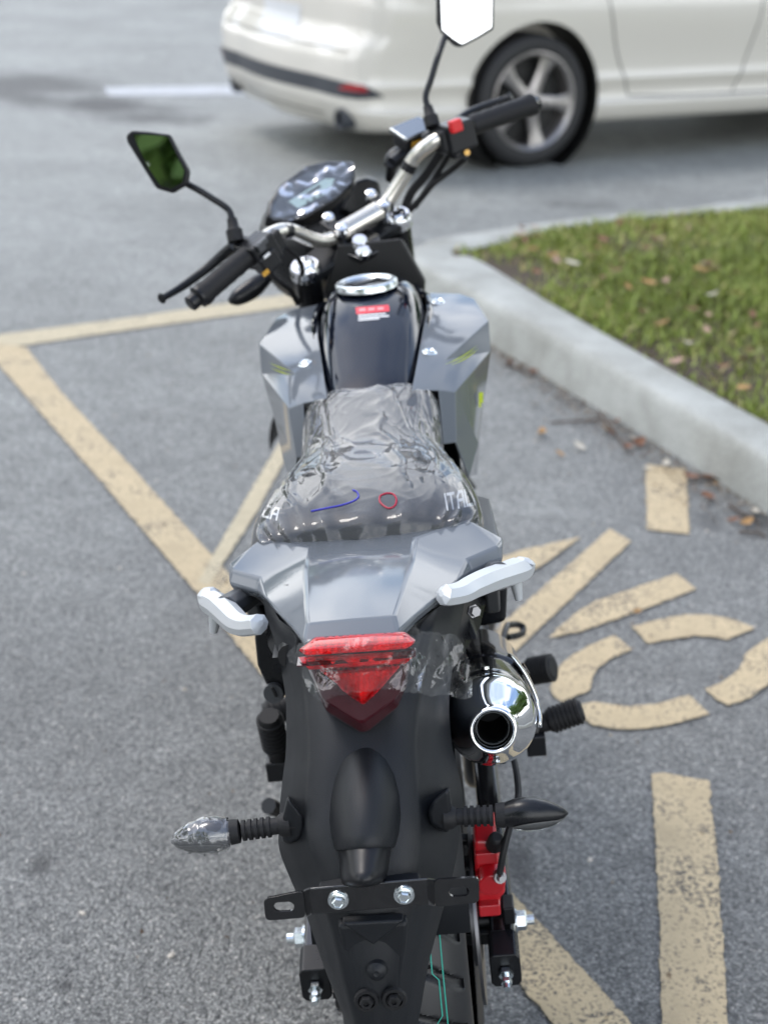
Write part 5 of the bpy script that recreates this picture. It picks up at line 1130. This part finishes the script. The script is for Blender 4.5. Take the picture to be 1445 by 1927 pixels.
def wr(y, th):
    x = th/90
    fold = 0
    # long pulled folds fanning from the rear of the pad towards the front
    for k, (a0, sl0, wd_, am) in enumerate(((-.35,.9,.030,.007),(-.12,.55,.022,.008),(.10,.25,.022,.008),(.32,-.35,.03,.006),(.55,-.8,.03,.006),(-.6,1.0,.04,.006),(.02,1.5,.02,.005),(-.8,.3,.05,.005),(.75,.5,.05,.005),(.45,1.2,.025,.005))):
        u = x-a0-sl0*(.16-y)*1.2+.05*noise.noise((y*18, k*3.1, 0)); win = math.exp(-((y-.19-.02*k)/.13)**2); fold += am*win*math.exp(-(u/wd_)**2)
    r = 1-abs(noise.noise((x*4+y*5, y*14, 1.3))); r2 = 1-abs(noise.noise((x*9-y*16, y*22, 4.1))); r3 = 1-abs(noise.noise((x*20, y*45, 8.1)))
    for a0, sl0, wd_, am, yc, yl, ph in CREASE:
        if abs(y-yc) < yl*2: u = x-a0-(sl0-a0*2.2)*(y-yc)+.04*noise.noise((y*25, ph, 0)); fold += am*math.exp(-((y-yc)/yl)**2)*max(0, 1-abs(u)/wd_/1.6)
    g = math.exp(-((y-.03)/.028)**2); puck = g*.006*(1-abs(math.sin(x*17+2*noise.noise((x*4, 0, 0)))))
    calm = 1-.75*max(0, min(1, (abs(x)-.42)/.12))*max(0, min(1, (.19-y)/.04)); return .0030+calm*(fold*.42+.0007*r**8+.0004*r2**12+.0004*r3**10*(abs(x) > .45))+puck
def taut(rows):
    P = sorted((r[0], r[2]) for r in rows); hull = []
    for p in P:
        while len(hull) > 1 and (hull[-1][1]-hull[-2][1])*(p[0]-hull[-2][0]) <= (p[1]-hull[-2][1])*(hull[-1][0]-hull[-2][0]): hull.pop()
        hull.append(p)
    xs, zs = zip(*hull); out = []
    for r in rows:
        z = float(np.interp(r[0], xs, zs)); z = r[2]+(z-r[2])*.85; out.append((r[0], r[1]+.006*math.exp(-((r[0]-.28)/.05)**2), z, r[3]))
    return out
SF = taut(SF)
for s in SF:
    ring = []
    for t in TH2:
        o_ = wr(s[0], t); ring.append(seat_pt(s, max(-90, min(90, t)), o_)+(V3(0,0,-.006*(abs(t)-90)/4) if abs(t) > 90 else 0))
    rings.append(ring)
lastr = rings[-1]
for k, (dy, dz, sc) in enumerate(((-.004,-.008,1.0),(-.006,-.018,1.02),(.002,-.024,1.02))):
    rings.append([V3(p[0]*sc, p[1]+dy+.004*noise.noise((p[0]*60, k, 0)), max(.788, p[2]+dz+.003*noise.noise((p[0]*80, k, 5)))) for p in lastr])
fm.grid(rings); SFO = film_obj('seat_film', fm, FILM_SEAT, 'crinkled clear plastic film stretched over the black seat')
bvf = BVHTree.FromPolygons([Vector(v) for v in fm.v], fm.f)
def ink(pxs, m, name, r):
    P = []
    for x, y in pxs:
        dr = norm(w2b(ray(x, y))); h = bvf.ray_cast(Vector(OB), Vector(dr))
        if h[0] is not None: P.append(np.array(h[0])-dr*.001)
    o = MB().tube(P, r, 6).build(name, m, SFO); return o
bz_ = lambda pts_, n=5: [tuple(p) for p in cr([V3(x, y, 0)[:2] for x, y in pts_], n)]
ink(bz_([(585,962),(610,957),(640,951),(662,944),(674,936),(672,926),(664,922)]), INKB, 'blue_pen_line', .0011)
ink(bz_([(716,932),(728,928),(740,930),(746,940),(742,952),(730,956),(716,946),(714,936),(718,931)]), INKR, 'red_pen_circle', .0011)
def sheet(poly, Yf, amp, name, m, label, step=4.0, twist=None):
    P = np.array(poly); x0, y0 = P.min(0); x1, y1 = P.max(0); nx, ny = int((x1-x0)/step)+1, int((y1-y0)/step)+1; mb = MB(); ids = {}; v = []; f = []
    for j in range(ny+1):
        for i in range(nx+1):
            q = (x0+i*step, y0+j*step)
            jit = (q[0]+1.5*noise.noise((q[0]*.2, q[1]*.2, 0)), q[1]+1.5*noise.noise((q[0]*.2, q[1]*.2, 7)))
            b0 = B(*jit, Yf(*q)); v.append(b0+V3(0, -1, .2)*amp(*q)*crumple(b0))
    for j in range(ny):
        for i in range(nx):
            if inside((x0+(i+.5)*step, y0+(j+.5)*step), poly): a = j*(nx+1)+i; f.append((a, a+1, a+nx+2, a+nx+1))
    used = sorted({k for q in f for k in q}); rm = {k: i for i, k in enumerate(used)}
    mb.add([v[k] for k in used], [tuple(rm[k] for k in q) for q in f]); return film_obj(name, mb, m, label)
tf = [z3(*p) for p in ((200,225),(240,180),(330,135),(520,140),(760,118),(900,90),(975,52),(1030,85),(1080,85),(1240,122),(1290,190),(1332,280),(1322,340),(1345,395),(1340,500),(1230,500),(1080,494),(960,465),(905,455),(870,440),(780,455),(700,470),(560,485),(480,490),(420,520),(395,522),(330,445),(290,380),(288,318),(210,285))]
def tY(x, y):
    u = (x-480)/.3045
    return np.interp(u, [190, 300, 640, 960, 1050, 1340], [-.30, -.318, -.334, -.322, -.302, -.268])
sheet(tf, tY, lambda x, y: .0075+.006*max(0, min(1, ((x-480)/.3045-900)/250)), 'tail_light_film', FILM, 'torn crumpled clear film hanging across the red tail light towards the muffler', 2.5)
# film round the left indicator
r_, root, d, up_, bk_, Lh, prof_ = IL; fm2 = MB(); rings = []
for t in np.linspace(.14, 1.0, 60):
    hu = np.interp(t, [p[0] for p in prof_], [p[1] for p in prof_]); hb = np.interp(t, [p[0] for p in prof_], [p[2] for p in prof_]); c = root+d*(.046+(Lh-.046)*t)
    ring = []
    for k in range(48):
        a = 2*math.pi*k/48; w_ = .0010+.0009*(1-abs(noise.noise((t*5, a*1.0, 0))))**6+.0003*(1-abs(noise.noise((t*14, a*3, 3))))**6
        ring.append(c+up_*(hu+w_)*math.sin(a)*(.95 if math.sin(a) > 0 else .72)+bk_*(hb+w_)*math.cos(a))
    rings.append(ring)
fm2.loft(rings, caps=False)
rows = []
for t in np.linspace(.10, .82, 46):
    c = root+d*(.046+(Lh-.046)*t); hu = np.interp(t, [p[0] for p in prof_], [p[1] for p in prof_]); ln_ = .020*math.sin(math.pi*(t-.04)/.86)**.6+.004*noise.noise((t*14, 1, 1)); row = []
    for q in np.linspace(0, 1, 12): row.append(c-up_*(hu*.55+ln_*q)+bk_*(.004+.006*noise.noise((t*16, q*2.5, 2))+.004*noise.noise((t*40, q*6, 4))))
    rows.append(row)
fm2.grid(rows); film_obj('indicator_film', fm2, FILM_I, 'crinkled clear film wrapped round the left rear indicator with a loose edge')
# film on the display
cf = MB(); sp2 = [z1(*p) for p in ((798,600),(790,545),(850,440),(965,350),(1085,318),(1195,318),(1205,380),(1185,425),(1110,495),(960,585),(870,610))]
P = np.array(sp2); x0, y0 = P.min(0); x1, y1 = P.max(0); v = []; f = []; nx, ny = int((x1-x0)/3), int((y1-y0)/3)
for j in range(ny+1):
    for i in range(nx+1):
        q = PL(x0+i*3, y0+j*3, spc+sp_n*.009, sp_n); v.append(q+sp_n*.006*abs(crumple(q*.8)))
for j in range(ny):
    for i in range(nx):
        if inside((x0+(i+.5)*3, y0+(j+.5)*3), sp2): a = j*(nx+1)+i; f.append((a, a+1, a+nx+2, a+nx+1))
used = sorted({k for q in f for k in q}); rm = {k: i for i, k in enumerate(used)}; cf.add([v[k] for k in used], [tuple(rm[k] for k in q) for q in f])
film_obj('display_film', cf, FILM_D, 'crinkled clear protective film over the instrument display')

# ------------------------------------------------------------------ trees that show only in the mirrors and glossy panels
LEAFM = leafmat('tree_leaves', [(.03, .06, .012), (.06, .13, .02), (.11, .2, .03), (.17, .26, .06)], .5)
BARK = mat('tree_bark', (.11, .09, .07), .9, bump=1, bscale=30)
def tree(loc, h, r, nl, label, seed, crown0=.35):
    t = empty('tree', loc); tag(t, label, 'tree', 'trees round the lot'); g = np.random.default_rng(seed)
    tb = MB(); P = cr([V3(0,0,-.1), V3(.1,.05,h*.25), V3(-.1,.1,h*.5), V3(.05,0,h*.8)], 5); tb.tube(P, list(np.linspace(.22, .05, len(P))), 10); tips = []
    for k in range(11):
        a = k*2.4; z = h*(.3+.05*k); b0_ = V3(0,0,z); e_ = V3(math.cos(a)*r*g.uniform(.6,.95), math.sin(a)*r*g.uniform(.6,.95), min(h*.97, z+g.uniform(.3,.25*h))); Q = cr([b0_, (b0_+e_)/2+V3(0,0,.2), e_], 3); tb.tube(Q, list(np.linspace(.07,.015,len(Q))), 6); tips += [e_, (b0_+e_)/2]
    tips.append(V3(0,0,h*.95)); tips = np.array(tips)
    tb.build('trunk', BARK, t)
    c = tips[g.integers(0, len(tips), nl)]+g.normal(0, 1, (nl, 3))*np.array([r*.24, r*.24, h*.085]); c[:, 2] = np.clip(c[:, 2], h*.2, h*1.05)
    n1 = g.normal(0, 1, (nl, 3)); n1 /= np.linalg.norm(n1, axis=1)[:, None]; n2 = np.cross(n1, g.normal(0, 1, (nl, 3))); n2 /= np.linalg.norm(n2, axis=1)[:, None]; s = g.uniform(.08, .17, nl)[:, None]
    v = np.stack([c-n1*s, c+n2*s*.5, c+n1*s, c-n2*s*.5], 1).reshape(-1, 3); f = np.arange(nl*4).reshape(-1, 4); tone = np.repeat(np.clip(g.normal(.5, .25, nl), 0, 1), 4)
    o = bpy.data.objects.new('crown', rawmesh('crown', v, f, LEAFM, tone)); COL.objects.link(o); o.parent = t; return t
def dup(o, parent=None):
    q = o.copy(); COL.objects.link(q); q.parent = parent
    for ch_ in o.children: dup(ch_, q)
    return q
T1 = tree((-4.6, -7.5, 0), 6.2, 2.6, 26000, 'leafy green tree reflected in the left mirror', 1)
T2 = tree((8.5, 19.5, 0), 5.2, 2.4, 9000, 'leafy tree beyond the white car, reflected in the tank', 2)
for (x, y, s, rz, lb) in ((-3.0, 30, 1.0, 1.0, 'tree far beyond the lane, reflected in the grey tail cowl'), (-11, 20, 1.1, 2.2, 'tree beyond the lane to the left, reflected in the fork cap'), (-13, 8, 1.25, .4, 'tree at the left edge of the lot, reflected in the left shroud'), (-12, -1, 1.2, 3.0, 'tree left of the camera, reflected in the side of the muffler'),
                         (12, 9, 1.25, 4.1, 'tree beyond the grass island, reflected in the right shroud'), (10, 0, 1.2, 5.2, 'tree right of the parking space, reflected in the muffler'), (15, 16, 1.1, .9, 'tree behind the nose of the white car')):
    q = dup(T2); q.location = (x, y, 0); q.scale = (s, s, s); q.rotation_euler[2] = rz; q['label'] = lb
